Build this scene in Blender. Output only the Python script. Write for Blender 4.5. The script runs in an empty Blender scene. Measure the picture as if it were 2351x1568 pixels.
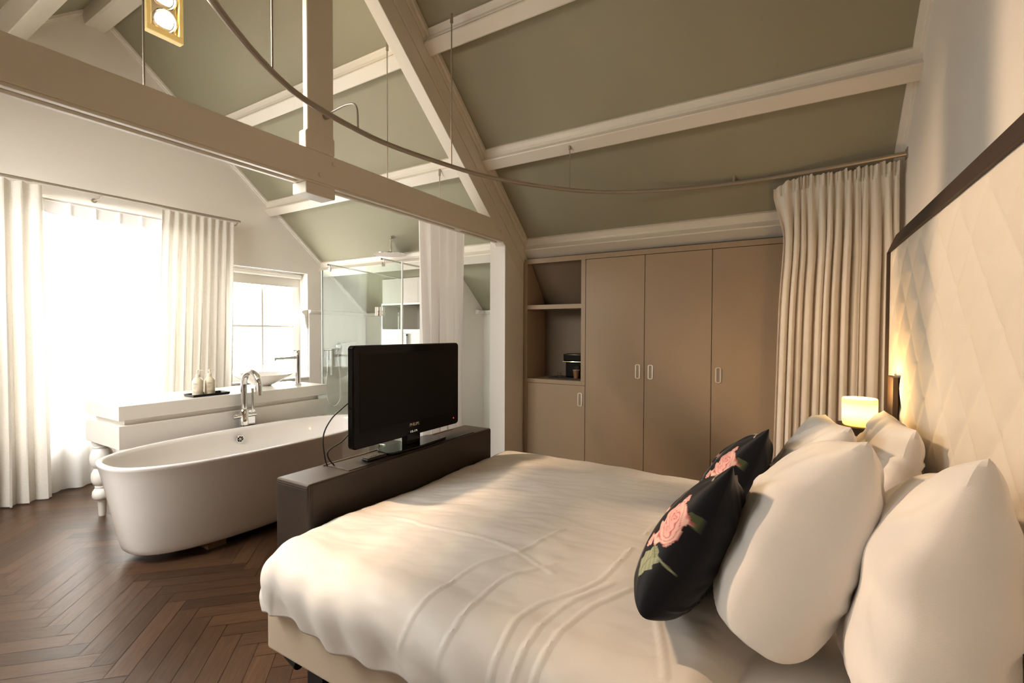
import bpy, bmesh, math, random
from math import sin, cos, pi, sqrt, atan2, radians, exp
from mathutils import Vector, Matrix, noise
random.seed(7)
sc = bpy.context.scene
COL = sc.collection
V = Vector

# ------------------------------------------------------------------ helpers
class MB:
    def __init__(s): s.v = []; s.f = []; s.sm = []
    def add(s, vs, fs, smooth=False):
        o = len(s.v); s.v += [tuple(p) for p in vs]
        for f in fs: s.f.append(tuple(i + o for i in f)); s.sm.append(smooth)
        return s
    def box(s, x0, y0, z0, x1, y1, z1):
        x0, x1 = min(x0, x1), max(x0, x1); y0, y1 = min(y0, y1), max(y0, y1); z0, z1 = min(z0, z1), max(z0, z1)
        vs = [(x0,y0,z0),(x1,y0,z0),(x1,y1,z0),(x0,y1,z0),(x0,y0,z1),(x1,y0,z1),(x1,y1,z1),(x0,y1,z1)]
        return s.add(vs, [(0,3,2,1),(4,5,6,7),(0,1,5,4),(1,2,6,5),(2,3,7,6),(3,0,4,7)])
    def prism(s, poly, axis, a0, a1):
        """poly: 2-D points extruded along an axis ('x': (y,z), 'y': (x,z), 'z': (x,y))"""
        n = len(poly)
        def P(p, a): return (a, p[0], p[1]) if axis == 'x' else ((p[0], a, p[1]) if axis == 'y' else (p[0], p[1], a))
        vs = [P(p, a0) for p in poly] + [P(p, a1) for p in poly]
        fs = [tuple(range(n))[::-1], tuple(range(n, 2*n))] + [(i, (i+1) % n, n+(i+1) % n, n+i) for i in range(n)]
        return s.add(vs, fs)
    def tube(s, pts, r, n=10, caps=True):
        pts = [V(p) for p in pts]; m = len(pts); vs = []; fs = []
        R = r if isinstance(r, (list, tuple)) else [r]*m
        t0 = (pts[1]-pts[0]).normalized()
        up = V((0,0,1)) if abs(t0.z) < .9 else V((1,0,0))
        nrm = (up - t0*up.dot(t0)).normalized()
        for i in range(m):
            t = (pts[min(i+1,m-1)] - pts[max(i-1,0)]).normalized()
            nrm = (nrm - t*nrm.dot(t)).normalized(); b = t.cross(nrm)
            for k in range(n):
                a = 2*pi*k/n; vs.append(pts[i] + (nrm*cos(a) + b*sin(a))*R[i])
        for i in range(m-1):
            for k in range(n):
                fs.append((i*n+k, i*n+(k+1)%n, (i+1)*n+(k+1)%n, (i+1)*n+k))
        s.add(vs, fs, True)
        if caps:
            s.add(vs[:n], [tuple(range(n))[::-1]]); s.add(vs[-n:], [tuple(range(n))])
        return s
    def lathe(s, prof, c=(0,0,0), n=32, axis=None, sx=1, sy=1):
        """prof: (r, z) list; turned about z through c, or about a given axis vector"""
        vs = []; fs = []; c = V(c); m = len(prof)
        q = V((0,0,1)).rotation_difference(V(axis)) if axis else None
        for r, z in prof:
            for k in range(n):
                a = 2*pi*k/n; p = V((r*cos(a)*sx, r*sin(a)*sy, z))
                vs.append(c + (q @ p if q else p))
        for i in range(m-1):
            for k in range(n):
                fs.append((i*n+k, i*n+(k+1)%n, (i+1)*n+(k+1)%n, (i+1)*n+k))
        s.add(vs, fs, True)
        if prof[0][0] > 1e-5: s.add(vs[:n], [tuple(range(n))[::-1]])
        if prof[-1][0] > 1e-5: s.add(vs[-n:], [tuple(range(n))])
        return s
    def grid(s, fn, nu, nv, closed_u=False):
        vs = [fn(i/(nu if closed_u else nu-1), j/(nv-1)) for j in range(nv) for i in range(nu)]
        fs = []
        for j in range(nv-1):
            for i in range(nu if closed_u else nu-1):
                i2 = (i+1) % nu; fs.append((j*nu+i, j*nu+i2, (j+1)*nu+i2, (j+1)*nu+i))
        return s.add(vs, fs, True)

def tag(o, label=None, cat=None, group=None, kind=None):
    if label: o['label'] = label
    if cat: o['category'] = cat
    if group: o['group'] = group
    if kind: o['kind'] = kind
    return o

def obj(name, mb, mat, parent=None, bevel=0, seg=2, solid=0, subsurf=0, sharp=35, label=None, cat=None, group=None, kind=None):
    me = bpy.data.meshes.new(name)
    off = V((0,0,0))
    if parent: off = parent.get('_w') and V(parent['_w']) or V((0,0,0))
    me.from_pydata([V(p) - off for p in mb.v], [], mb.f)
    for p, sm in zip(me.polygons, mb.sm): p.use_smooth = sm
    bm = bmesh.new(); bm.from_mesh(me)
    bmesh.ops.remove_doubles(bm, verts=bm.verts, dist=1e-6)
    bmesh.ops.recalc_face_normals(bm, faces=bm.faces)
    bm.to_mesh(me); bm.free()
    if any(mb.sm): me.set_sharp_from_angle(angle=radians(sharp))
    o = bpy.data.objects.new(name, me); COL.objects.link(o)
    if mat: me.materials.append(mat)
    if parent:
        o.parent = parent; o['_w'] = list(off)
    else: o['_w'] = [0.0,0.0,0.0]
    if bevel:
        m = o.modifiers.new('Bevel', 'BEVEL'); m.width = bevel; m.segments = seg; m.limit_method = 'ANGLE'; m.angle_limit = radians(40)
    if solid:
        m = o.modifiers.new('Solid', 'SOLIDIFY'); m.thickness = solid; m.offset = 0
    if subsurf:
        m = o.modifiers.new('Sub', 'SUBSURF'); m.levels = subsurf; m.render_levels = subsurf
    return tag(o, label, cat, group, kind)

def thing(name, loc, label, cat, group=None, kind=None):
    o = bpy.data.objects.new(name, None); COL.objects.link(o); o.location = loc
    o.empty_display_size = .1; o['_w'] = list(loc)
    return tag(o, label, cat, group, kind)

def copy_tree(o, parent=None):
    c = o.copy(); COL.objects.link(c)
    if parent: c.parent = parent
    for ch in list(o.children): copy_tree(ch, c)
    return c

def catmull(pts, n=8):
    pts = [V(p) for p in pts]; out = []
    P = [pts[0]*2-pts[1]] + pts + [pts[-1]*2-pts[-2]]
    for i in range(1, len(P)-2):
        for k in range(n):
            t = k/n; a, b, c, d = P[i-1], P[i], P[i+1], P[i+2]
            out.append(.5*((2*b) + (c-a)*t + (2*a-5*b+4*c-d)*t*t + (3*b-a-3*c+d)*t**3))
    return out + [pts[-1]]

# ------------------------------------------------------------------ materials
def new_mat(name):
    m = bpy.data.materials.new(name); m.use_nodes = True
    nt = m.node_tree; b = nt.nodes['Principled BSDF']; return m, nt, b

def pbr(name, col, rough=.5, metal=0, spec=.5, noise_scale=0, noise_amt=.06, bump=0, bump_scale=200, coat=0, sheen=0):
    m, nt, b = new_mat(name)
    b.inputs['Base Color'].default_value = (*col, 1); b.inputs['Roughness'].default_value = rough
    b.inputs['Metallic'].default_value = metal; b.inputs['Specular IOR Level'].default_value = spec
    b.inputs['Coat Weight'].default_value = coat; b.inputs['Sheen Weight'].default_value = sheen
    tc = nt.nodes.new('ShaderNodeTexCoord')
    if noise_scale:
        n = nt.nodes.new('ShaderNodeTexNoise'); n.inputs['Scale'].default_value = noise_scale; n.inputs['Detail'].default_value = 4
        nt.links.new(tc.outputs['Object'], n.inputs['Vector'])
        mx = nt.nodes.new('ShaderNodeMixRGB'); mx.blend_type = 'MIX'
        mx.inputs[1].default_value = (*[c*(1-noise_amt) for c in col], 1); mx.inputs[2].default_value = (*[min(1, c*(1+noise_amt)) for c in col], 1)
        nt.links.new(n.outputs['Fac'], mx.inputs[0]); nt.links.new(mx.outputs[0], b.inputs['Base Color'])
    if bump:
        n2 = nt.nodes.new('ShaderNodeTexNoise'); n2.inputs['Scale'].default_value = bump_scale; n2.inputs['Detail'].default_value = 3
        nt.links.new(tc.outputs['Object'], n2.inputs['Vector'])
        bp = nt.nodes.new('ShaderNodeBump'); bp.inputs['Strength'].default_value = bump; bp.inputs['Distance'].default_value = .002
        nt.links.new(n2.outputs['Fac'], bp.inputs['Height']); nt.links.new(bp.outputs[0], b.inputs['Normal'])
    return m

def emis(name, col, s):
    m, nt, b = new_mat(name)
    b.inputs['Base Color'].default_value = (*col, 1); b.inputs['Emission Color'].default_value = (*col, 1); b.inputs['Emission Strength'].default_value = s
    return m

def cloth_mat(name, col, transl, transp, weave=0, wscale=300, stripes=0):
    """woven cloth: diffuse + translucent, partly see-through"""
    m = bpy.data.materials.new(name); m.use_nodes = True; nt = m.node_tree; nt.nodes.clear()
    out = nt.nodes.new('ShaderNodeOutputMaterial'); d = nt.nodes.new('ShaderNodeBsdfDiffuse'); t = nt.nodes.new('ShaderNodeBsdfTranslucent')
    a = nt.nodes.new('ShaderNodeMixShader'); a.inputs[0].default_value = transl
    d.inputs[0].default_value = (*col, 1); t.inputs[0].default_value = (*col, 1)
    nt.links.new(d.outputs[0], a.inputs[1]); nt.links.new(t.outputs[0], a.inputs[2]); last = a
    if weave:
        tc = nt.nodes.new('ShaderNodeTexCoord'); mp = nt.nodes.new('ShaderNodeMapping'); mp.inputs['Scale'].default_value = (wscale*.2, wscale*.2, wscale)
        n = nt.nodes.new('ShaderNodeTexNoise'); n.inputs['Scale'].default_value = 1; n.inputs['Detail'].default_value = 5
        nt.links.new(tc.outputs['Object'], mp.inputs[0]); nt.links.new(mp.outputs[0], n.inputs['Vector'])
        cr = nt.nodes.new('ShaderNodeMixRGB'); cr.inputs[1].default_value = (*[c*(1-weave) for c in col], 1); cr.inputs[2].default_value = (*[min(1, c*(1+weave)) for c in col], 1)
        nt.links.new(n.outputs['Fac'], cr.inputs[0]); nt.links.new(cr.outputs[0], d.inputs[0]); nt.links.new(cr.outputs[0], t.inputs[0])
    if transp:
        tr = nt.nodes.new('ShaderNodeBsdfTransparent'); b = nt.nodes.new('ShaderNodeMixShader'); b.inputs[0].default_value = transp
        nt.links.new(a.outputs[0], b.inputs[1]); nt.links.new(tr.outputs[0], b.inputs[2]); last = b
    nt.links.new(last.outputs[0], out.inputs[0]); return m

def glass_mat(name, tint=(1,1,1), refl=1.0, rough=0.0):
    m = bpy.data.materials.new(name); m.use_nodes = True; nt = m.node_tree; nt.nodes.clear()
    out = nt.nodes.new('ShaderNodeOutputMaterial'); tr = nt.nodes.new('ShaderNodeBsdfTransparent'); g = nt.nodes.new('ShaderNodeBsdfGlossy')
    tr.inputs[0].default_value = (*tint, 1); g.inputs['Roughness'].default_value = rough; g.inputs[0].default_value = (refl, refl, refl, 1)
    lw = nt.nodes.new('ShaderNodeLayerWeight'); pw = nt.nodes.new('ShaderNodeMath'); pw.operation = 'POWER'; pw.inputs[1].default_value = 5
    fr = nt.nodes.new('ShaderNodeMapRange'); fr.inputs[3].default_value = .035; fr.inputs[4].default_value = .75
    nt.links.new(lw.outputs['Facing'], pw.inputs[0]); nt.links.new(pw.outputs[0], fr.inputs[0])
    mx = nt.nodes.new('ShaderNodeMixShader'); nt.links.new(fr.outputs[0], mx.inputs[0]); nt.links.new(tr.outputs[0], mx.inputs[1]); nt.links.new(g.outputs[0], mx.inputs[2])
    nt.links.new(mx.outputs[0], out.inputs[0]); return m

M = {}
M['wall'] = pbr('white_plaster', (.80,.765,.72), .85, noise_scale=1.5, noise_amt=.02, bump=.15, bump_scale=90)
M['ceil'] = pbr('sage_ceiling_paint', (.36,.337,.248), .8, noise_scale=1.2, noise_amt=.03, bump=.2, bump_scale=120)
M['beam'] = pbr('cream_beam_paint', (.76,.71,.625), .45, noise_scale=3, noise_amt=.03, bump=.25, bump_scale=25)
M['trim'] = pbr('white_trim_paint', (.82,.79,.74), .4, noise_scale=2, noise_amt=.02)
M['taupe'] = pbr('taupe_lacquer', (.42,.318,.215), .5, noise_scale=2, noise_amt=.03)
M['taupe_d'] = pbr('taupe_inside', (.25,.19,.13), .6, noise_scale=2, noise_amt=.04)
M['handle'] = pbr('brushed_handle_metal', (.72,.64,.53), .35, .6)
M['leather'] = pbr('dark_brown_leather', (.050,.035,.026), .42, noise_scale=6, noise_amt=.2, bump=.35, bump_scale=350)
M['dframe'] = pbr('dark_brown_upholstery', (.055,.036,.026), .6, noise_scale=8, noise_amt=.15, bump=.3, bump_scale=300)
M['black'] = pbr('gloss_black_plastic', (.004,.0035,.0035), .10, spec=.28)
M['blackm'] = pbr('matt_black_plastic', (.012,.011,.011), .4)
M['screen'] = pbr('tv_screen_glass', (.006,.005,.004), .3, spec=.2)
M['chrome'] = pbr('polished_chrome', (.86,.85,.84), .07, 1)
M['steel'] = pbr('satin_steel', (.55,.48,.40), .3, .9)
M['rail'] = pbr('bronze_grey_rail', (.42,.37,.31), .38, .5)
M['porcelain'] = pbr('white_porcelain', (.84,.81,.78), .12, coat=.5)
M['vanity'] = pbr('white_lacquer', (.84,.81,.765), .3, noise_scale=1, noise_amt=.01)
M['soap'] = pbr('cream_soap_plastic', (.78,.70,.56), .35)
M['ink'] = pbr('grey_label_print', (.13,.11,.09), .6)
M['bedbox'] = pbr('beige_box_upholstery', (.60,.49,.37), .8, noise_scale=5, noise_amt=.04, bump=.3, bump_scale=400, sheen=.2)
M['sheet'] = pbr('white_cotton', (.84,.80,.76), .75, noise_scale=3, noise_amt=.012, bump=.2, bump_scale=500, sheen=.15)
M['duvet'] = pbr('white_satin_cotton', (.82,.775,.725), .5, noise_scale=2, noise_amt=.015, bump=.12, bump_scale=420, sheen=.25)
M['head'] = pbr('cream_headboard_fabric', (.74,.69,.615), .8, noise_scale=4, noise_amt=.02, bump=.25, bump_scale=420, sheen=.2)
M['bedcurtain'] = cloth_mat('ivory_bed_curtain', (.90,.85,.78), .25, 0, .03, 500)
M['voile'] = cloth_mat('white_voile', (.92,.915,.91), .36, .03, .03, 500)
M['linen'] = cloth_mat('linen_weave', (.78,.745,.69), .17, .0, .12, 260)
M['wcurtain'] = cloth_mat('white_cotton_curtain', (.86,.83,.805), .40, 0, .03, 400)
M['glass'] = glass_mat('window_glass', (.97,.985,.98))
M['sglass'] = glass_mat('shower_glass', (.90,.95,.925))
M['dark'] = pbr('dark_gap', (.006,.005,.004), .8)
M['wood'] = pbr('raw_wood_block', (.28,.17,.085), .6, noise_scale=14, noise_amt=.3)
M['cab'] = pbr('grey_linen_laminate', (.60,.56,.50), .6, noise_scale=60, noise_amt=.1)
M['towel'] = pbr('white_terry', (.86,.85,.84), .9, bump=.6, bump_scale=260)
M['knob'] = pbr('brass_gold', (.7,.5,.15), .3, .9)
M['led'] = emis('red_standby_light', (1,.03,.02), 3)
M['logo'] = pbr('silver_print', (.55,.52,.48), .4, .4)
M['digit'] = emis('white_display_digits', (.75,.72,.66), .35)
M['clear'] = glass_mat('drinking_glass', (.93,.9,.86))
M['copper'] = pbr('copper_trim', (.55,.22,.08), .25, .9)
M['cupbrown'] = pbr('brown_paper_cup', (.28,.15,.06), .6)

# ------------------------------------------------------------------ camera
F, YAW, PIT, ROL = 1075.6, -.5405, -.01985, .0033
fwd = V((sin(YAW)*cos(PIT), cos(YAW)*cos(PIT), sin(PIT))); rt0 = V((cos(YAW), -sin(YAW), 0)); up0 = rt0.cross(fwd)
rt = cos(ROL)*rt0 + sin(ROL)*up0; up = -sin(ROL)*rt0 + cos(ROL)*up0
cd = bpy.data.cameras.new('camera'); cam = bpy.data.objects.new('camera', cd); COL.objects.link(cam)
cam.matrix_world = Matrix(((rt.x, up.x, -fwd.x, 0), (rt.y, up.y, -fwd.y, 0), (rt.z, up.z, -fwd.z, 1.5), (0,0,0,1)))
cd.sensor_fit = 'HORIZONTAL'; cd.sensor_width = 36; cd.lens = F/2351*36; cd.clip_start = .02
sc.camera = cam

# ------------------------------------------------------------------ room
XL, XR, YB, YF = -5.90, .63, 5.25, -1.50
RY, RZ, SL = 1.875, 4.6555, .85          # ridge and slope
def roof(y): return RZ - SL*abs(y - RY)
NX = sqrt(1+SL*SL)
def rp(s, e, side=1):
    """point on the roof slope: s = horizontal distance from the ridge, e = offset into the room"""
    return (RY + side*(s - e*SL/NX), RZ - SL*s - e/NX)

# floor: herringbone planks in one mesh
def build_floor():
    W, L = .098, .588; g = .0011; r2 = sqrt(.5)
    me = bpy.data.meshes.new('floor'); vs = []; fs = []; uv = []; shade = []
    def T(p):  # rotate -45 so that (W,W) runs along x
        x, y = p; return ((x + y)*r2 - 3.087, (-x + y)*r2 + 1.215)
    def plank(x0, y0, x1, y1, horiz):
        c = T(((x0+x1)/2, (y0+y1)/2))
        if not (XL-.6 < c[0] < XR+.6 and YF-.6 < c[1] < YB+.6): return
        a = [(x0+g,y0+g),(x1-g,y0+g),(x1-g,y1-g),(x0+g,y1-g)]; o = len(vs)
        vs.extend([(*T(p), 0) for p in a]); fs.append((o,o+1,o+2,o+3))
        u0, v0 = random.random()*40, random.random()*40
        for p in a:
            l, w = (p[0]-x0, p[1]-y0) if horiz else (p[1]-y0, p[0]-x0)
            uv.append((u0+l, v0+w))
        shade.append(min(1, max(0, random.gauss(.48, .16))))
    for m in range(-30, 31):
        for k in range(-95, 96):
            ox, oy = k*W + m*L, k*W - m*L
            plank(ox, oy, ox+L, oy+W, True)
            plank(ox+L, oy+W-L, ox+L+W, oy+W, False)
    o = len(vs); vs.extend([(XL-.4,YF-.2,-.0015),(XR+.2,YF-.2,-.0015),(XR+.2,YB+.2,-.0015),(XL-.4,YB+.2,-.0015)]); fs.append((o,o+1,o+2,o+3))
    uv += [(0,0)]*4; shade.append(-1)
    me.from_pydata(vs, [], fs)
    ul = me.uv_layers.new(name='grain'); at = me.attributes.new('shade', 'FLOAT', 'FACE')
    for i, u in enumerate(uv): ul.data[i].uv = u
    for i, s_ in enumerate(shade): at.data[i].value = s_
    m, nt, b = new_mat('dark_oak_herringbone'); L_ = nt.links.new
    an = nt.nodes.new('ShaderNodeAttribute'); an.attribute_name = 'shade'
    u = nt.nodes.new('ShaderNodeUVMap'); u.uv_map = 'grain'
    mp = nt.nodes.new('ShaderNodeMapping'); mp.inputs['Scale'].default_value = (2.2, 26, 1); L_(u.outputs[0], mp.inputs[0])
    n = nt.nodes.new('ShaderNodeTexNoise'); n.inputs['Scale'].default_value = 2.2; n.inputs['Detail'].default_value = 8; n.inputs['Distortion'].default_value = 1.2; L_(mp.outputs[0], n.inputs['Vector'])
    mp2 = nt.nodes.new('ShaderNodeMapping'); mp2.inputs['Scale'].default_value = (6, 260, 1); L_(u.outputs[0], mp2.inputs[0])
    n2 = nt.nodes.new('ShaderNodeTexNoise'); n2.inputs['Scale'].default_value = 1; n2.inputs['Detail'].default_value = 3; L_(mp2.outputs[0], n2.inputs['Vector'])
    ad = nt.nodes.new('ShaderNodeMath'); ad.operation = 'MULTIPLY_ADD'; ad.inputs[1].default_value = .55; L_(n.outputs['Fac'], ad.inputs[0])
    sc_ = nt.nodes.new('ShaderNodeMath'); sc_.operation = 'MULTIPLY'; sc_.inputs[1].default_value = .62; L_(an.outputs['Fac'], sc_.inputs[0]); L_(sc_.outputs[0], ad.inputs[2])
    cr = nt.nodes.new('ShaderNodeValToRGB'); e = cr.color_ramp.elements
    e[0].position = .0; e[0].color = (.004,.003,.002,1); e[1].position = 1; e[1].color = (.19,.106,.062,1)
    for p, c in ((.22,(.042,.0225,.012,1)), (.55,(.080,.043,.0235,1)), (.8,(.122,.067,.037,1))):
        x = e.new(p); x.color = c
    L_(ad.outputs[0], cr.inputs[0]); L_(cr.outputs[0], b.inputs['Base Color'])
    b.inputs['Roughness'].default_value = .36
    rr = nt.nodes.new('ShaderNodeMapRange'); rr.inputs[3].default_value = .26; rr.inputs[4].default_value = .42; L_(n2.outputs['Fac'], rr.inputs[0]); L_(rr.outputs[0], b.inputs['Roughness'])
    bp = nt.nodes.new('ShaderNodeBump'); bp.inputs['Strength'].default_value = .25; bp.inputs['Distance'].default_value = .0012; L_(n2.outputs['Fac'], bp.inputs['Height']); L_(bp.outputs[0], b.inputs['Normal'])
    me.materials.append(m)
    o = bpy.data.objects.new('floor', me); COL.objects.link(o); tag(o, kind='structure')
build_floor()

# gable wall with the two window openings
def gable(name, x0, x1, holes):
    mb = MB(); cuts = sorted({YF-.1, YB+.1, RY, *[h[0] for h in holes], *[h[1] for h in holes]})
    for a, b in zip(cuts[:-1], cuts[1:]):
        hole = next((h for h in holes if h[0] <= a + 1e-6 and b - 1e-6 <= h[1]), None)
        ta, tb = roof(a)+.05, roof(b)+.05
        if hole:
            mb.prism([(a,0),(b,0),(b,hole[2]),(a,hole[2])], 'x', x0, x1)
            mb.prism([(a,hole[3]),(b,hole[3]),(b,tb),(a,ta)], 'x', x0, x1)
        else: mb.prism([(a,0),(b,0),(b,tb),(a,ta)], 'x', x0, x1)
    return obj(name, mb, M['wall'], kind='structure')
W1 = (1.15, 2.78, .46, 2.66); W2 = (3.10, 4.205, .84, 2.315)
gable('wall_left', XL, XL-.30, [W1, W2])
gable('wall_right', XR, XR+.15, [])
obj('wall_back', MB().prism([(YB,0),(YB+.12,0),(YB+.12,roof(YB)+.1),(YB,roof(YB)+.1)], 'x', XL, XR), M['wall'], kind='structure')
FW = (-3.55, -2.72, .62, 1.30)      # unseen low window, added behind the camera to brighten bath and washstand
obj('wall_front', MB().box(XL, YF, 0, FW[0], YF-.12, roof(YF)+.1).box(FW[1], YF, 0, XR, YF-.12, roof(YF)+.1).box(FW[0], YF, 0, FW[1], YF-.12, FW[2]).box(FW[0], YF, FW[3], FW[1], YF-.12, roof(YF)+.1), M['wall'], kind='structure')
obj('ceiling', MB().prism([(RY,RZ),(YB+.1,roof(YB+.1)),(YB+.1,roof(YB+.1)+.1),(RY,RZ+.1)], 'x', XL-.02, XR+.02), M['ceil'], kind='structure')
SKY = [(-4.8,-2.95)]; SY0, SY1 = -1.05, .12      # unseen roof window, added behind the camera as fill for the bath side
cm_ = MB()
def sl(ya, yb, xa, xb_): cm_.prism([(ya,roof(ya)),(yb,roof(yb)),(yb,roof(yb)+.1),(ya,roof(ya)+.1)], 'x', xa, xb_)
sl(YF-.1, SY0, XL-.02, XR+.02); sl(SY1, RY, XL-.02, XR+.02)
xe_ = [XL-.02] + [x for p in SKY for x in p] + [XR+.02]
for i in range(0, len(xe_), 2): sl(SY0, SY1, xe_[i], xe_[i+1])
obj('ceiling', cm_, M['ceil'], kind='structure')
for i, (xa, xb_) in enumerate(SKY):
    w_ = thing('window_%d' % (i+3), (xa, SY0, roof(SY0)), None, None, kind='structure'); fm = MB()  # added skylight, out of view, lets in extra daylight
    for ya, yb, x_a, x_b in ((SY0,SY0+.05,xa,xb_),(SY1-.05,SY1,xa,xb_),(SY0+.05,SY1-.05,xa,xa+.06),(SY0+.05,SY1-.05,xb_-.06,xb_)):
        fm.prism([(ya,roof(ya)+.02),(yb,roof(yb)+.02),(yb,roof(yb)+.09),(ya,roof(ya)+.09)], 'x', x_a, x_b)
    obj('window_frame', fm, M['trim'], w_)
    obj('window_glass', MB().add([(xa,SY0,roof(SY0)+.06),(xb_,SY0,roof(SY0)+.06),(xb_,SY1,roof(SY1)+.06),(xa,SY1,roof(SY1)+.06)], [(0,1,2,3)]), M['glass'], w_)
# battens where the slopes meet the gables
def slope_strip(y0, y1, e0, e1):
    sd = 1 if y0 >= RY else -1
    a, b = rp(abs(y0-RY), e0, sd), rp(abs(y1-RY), e0, sd); c, d = rp(abs(y1-RY), e1, sd), rp(abs(y0-RY), e1, sd)
    return [a, b, c, d]
k = 1
for x0, x1 in ((XL, XL+.045), (XR-.05, XR)):
    for y0, y1 in ((RY, YB), (RY-.001, YF)):
        mb = MB().prism(slope_strip(y0, y1, 0, .022), 'x', x0, x1)
        xm = x0+.012 if x0 == XL else x1-.012
        mb.prism(slope_strip(y0, y1, .02, .034), 'x', (x0 if x0 == XL else xm-.004), (xm+.004 if x0 == XL else x1))
        obj('trim_%d' % k, mb, M['trim'], kind='structure'); k += 1
# dado ledges and panelling in the bathroom corner
def dado(name, mb): return obj(name, mb, M['trim'], bevel=.008, kind='structure')
dado('trim_%d' % k, MB().prism([(XL,1.745),(XL+.035,1.755),(XL+.06,1.785),(XL+.06,1.80),(XL,1.812)], 'y', 4.21, 5.19)); k += 1
dado('trim_%d' % k, MB().prism([(YB,1.735),(YB-.03,1.745),(YB-.055,1.775),(YB-.055,1.79),(YB,1.80)], 'x', XL, -3.70)); k += 1
dado('trim_%d' % k, MB().prism([(YB,1.735),(YB-.03,1.745),(YB-.055,1.775),(YB-.055,1.79),(YB,1.80)], 'x', -3.60, -2.70)); k += 1
dado('trim_%d' % k, MB().prism([(-3.60,1.735),(-3.565,1.745),(-3.54,1.775),(-3.54,1.79),(-3.60,1.80)], 'y', 5.06, 5.19)); k += 1
obj('wall_panel_left', MB().box(XL, 4.215, 0, XL+.022, 5.24, 1.75), M['wall'], kind='structure')
obj('wall_shower', MB().prism([(4.72,0),(YB,0),(YB,roof(YB)),(4.72,roof(4.72))], 'x', -3.70, -3.60), M['wall'], kind='structure')
# wall stub that carries the tie beam next to the wardrobe
obj('wall_middle', MB().prism([(4.03,0),(YB,0),(YB,roof(YB)),(4.40,roof(4.40)),(4.03,2.598)], 'x', -2.685, -2.5015), M['wall'], bevel=.004, kind='structure')

# ------------------------------------------------------------------ roof timbers
def purlin(s_up, x0, x1, e=.105, w=.082, side=1, name='roof_beam', mould=.045):
    """horizontal beam under the slope, with a moulded upper edge"""
    P = [rp(s_up-mould, 0, side), rp(s_up-mould, .022, side), rp(s_up-mould+.012, .026, side), rp(s_up-.012, .040, side),
         rp(s_up-.004, .052, side), rp(s_up, .054, side), rp(s_up, e-.006, side), rp(s_up+.006, e, side), rp(s_up+w-.006, e, side), rp(s_up+w, e-.006, side), rp(s_up+w, 0, side)]
    return obj(name, MB().prism(P, 'x', x0, x1), M['beam'], kind='structure')
XT0, XT1 = -2.61, -2.50
S_UP, S_MID, S_LOW = .985, 1.772, 2.575
for x0, x1 in ((XL+.0, XT0), (XT1, XR)):
    purlin(S_UP, x0, x1); purlin(S_MID, x0, x1); purlin(S_LOW, x0, x1, e=.12, w=.10)
    purlin(.55, x0, x1, e=.12, w=.20, side=-1); purlin(1.40, x0, x1, side=-1)
# ridge beam
for x0, x1 in ((XL, XT0), (XT1, XR)):
    obj('ridge_beam', MB().prism([(RY-.10,roof(RY-.10)),(RY-.075,4.46),(RY-.055,4.45),(RY+.075,4.45),(RY+.09,4.465),(RY+.10,roof(RY+.10)),(RY,RZ)], 'x', x0, x1), M['beam'], kind='structure')
# truss: tie beam with a curtain slot underneath, rafters, king post
tb = MB()
y0, y1 = -.55, 4.04
tb.box(XT0, y0, 2.415, XT1, y1, 2.600)
tb.box(XT0, y0, 2.400, XT0+.034, y1, 2.416); tb.box(XT1-.036, y0, 2.400, XT1, y1, 2.416)
tb.box(XT0+.03, 3.30, 2.400, XT1-.03, 3.37, 2.416); tb.box(XT0+.03, 1.76, 2.400, XT1-.03, 2.0, 2.416)
tie = obj('tie_beam', tb, M['beam'], bevel=.005, kind='structure')
for y, z in ((1.972,2.553),(1.873,2.462),(4.12,2.53),(3.95,2.505)):
    obj('bolt_head', MB().lathe([(0,0),(.014,0),(.014,.006),(.010,.010),(0,.010)], (XT1 - .0005, y, z), 8, axis=(1,0,0)), M['beam'], tie)
def rafter(side):
    a = 2.60; nm = 'rafter_beam'
    yA, yB = .02, 2.60
    def q(s, d): return (RY + side*s, RZ - SL*s - d)      # d = vertical drop below the slope
    mb = MB().prism([q(yA,.26), q(yB,.26), q(yB,.455), q(yA,.455)], 'x', XT0-.001, XT1+.001)
    mb.prism([q(yA,0), q(yB,0), q(yB,.262), q(yA,.262)], 'x', XT0-.012, XT1+.012)
    mb.prism([q(yA,0), q(yB,0), q(yB,.10), q(yA,.10)], 'x', XT1+.010, XT1+.028)
    mb.prism([q(yA,0), q(yB,0), q(yB,.055), q(yA,.055)], 'x', XT1+.026, XT1+.050)
    mb.prism([q(yA,0), q(yB,0), q(yB,.10), q(yA,.10)], 'x', XT0-.03, XT0-.01)
    return obj(nm, mb, M['beam'], bevel=.004, kind='structure')
rafter(1); rafter(-1)
kp = MB().box(-2.545, 1.788, 2.60, XT1, 1.974, 4.46)
kp.prism([(1.774,2.602),(1.982,2.602),(1.982,2.70),(1.974,2.715),(1.788,2.715),(1.774,2.70)], 'x', -2.565, XT1+.001)
kp.box(-2.63, 1.774, 2.330, XT1+.003, 1.982, 2.401)
obj('king_post', kp, M['beam'], bevel=.007, kind='structure')

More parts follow.
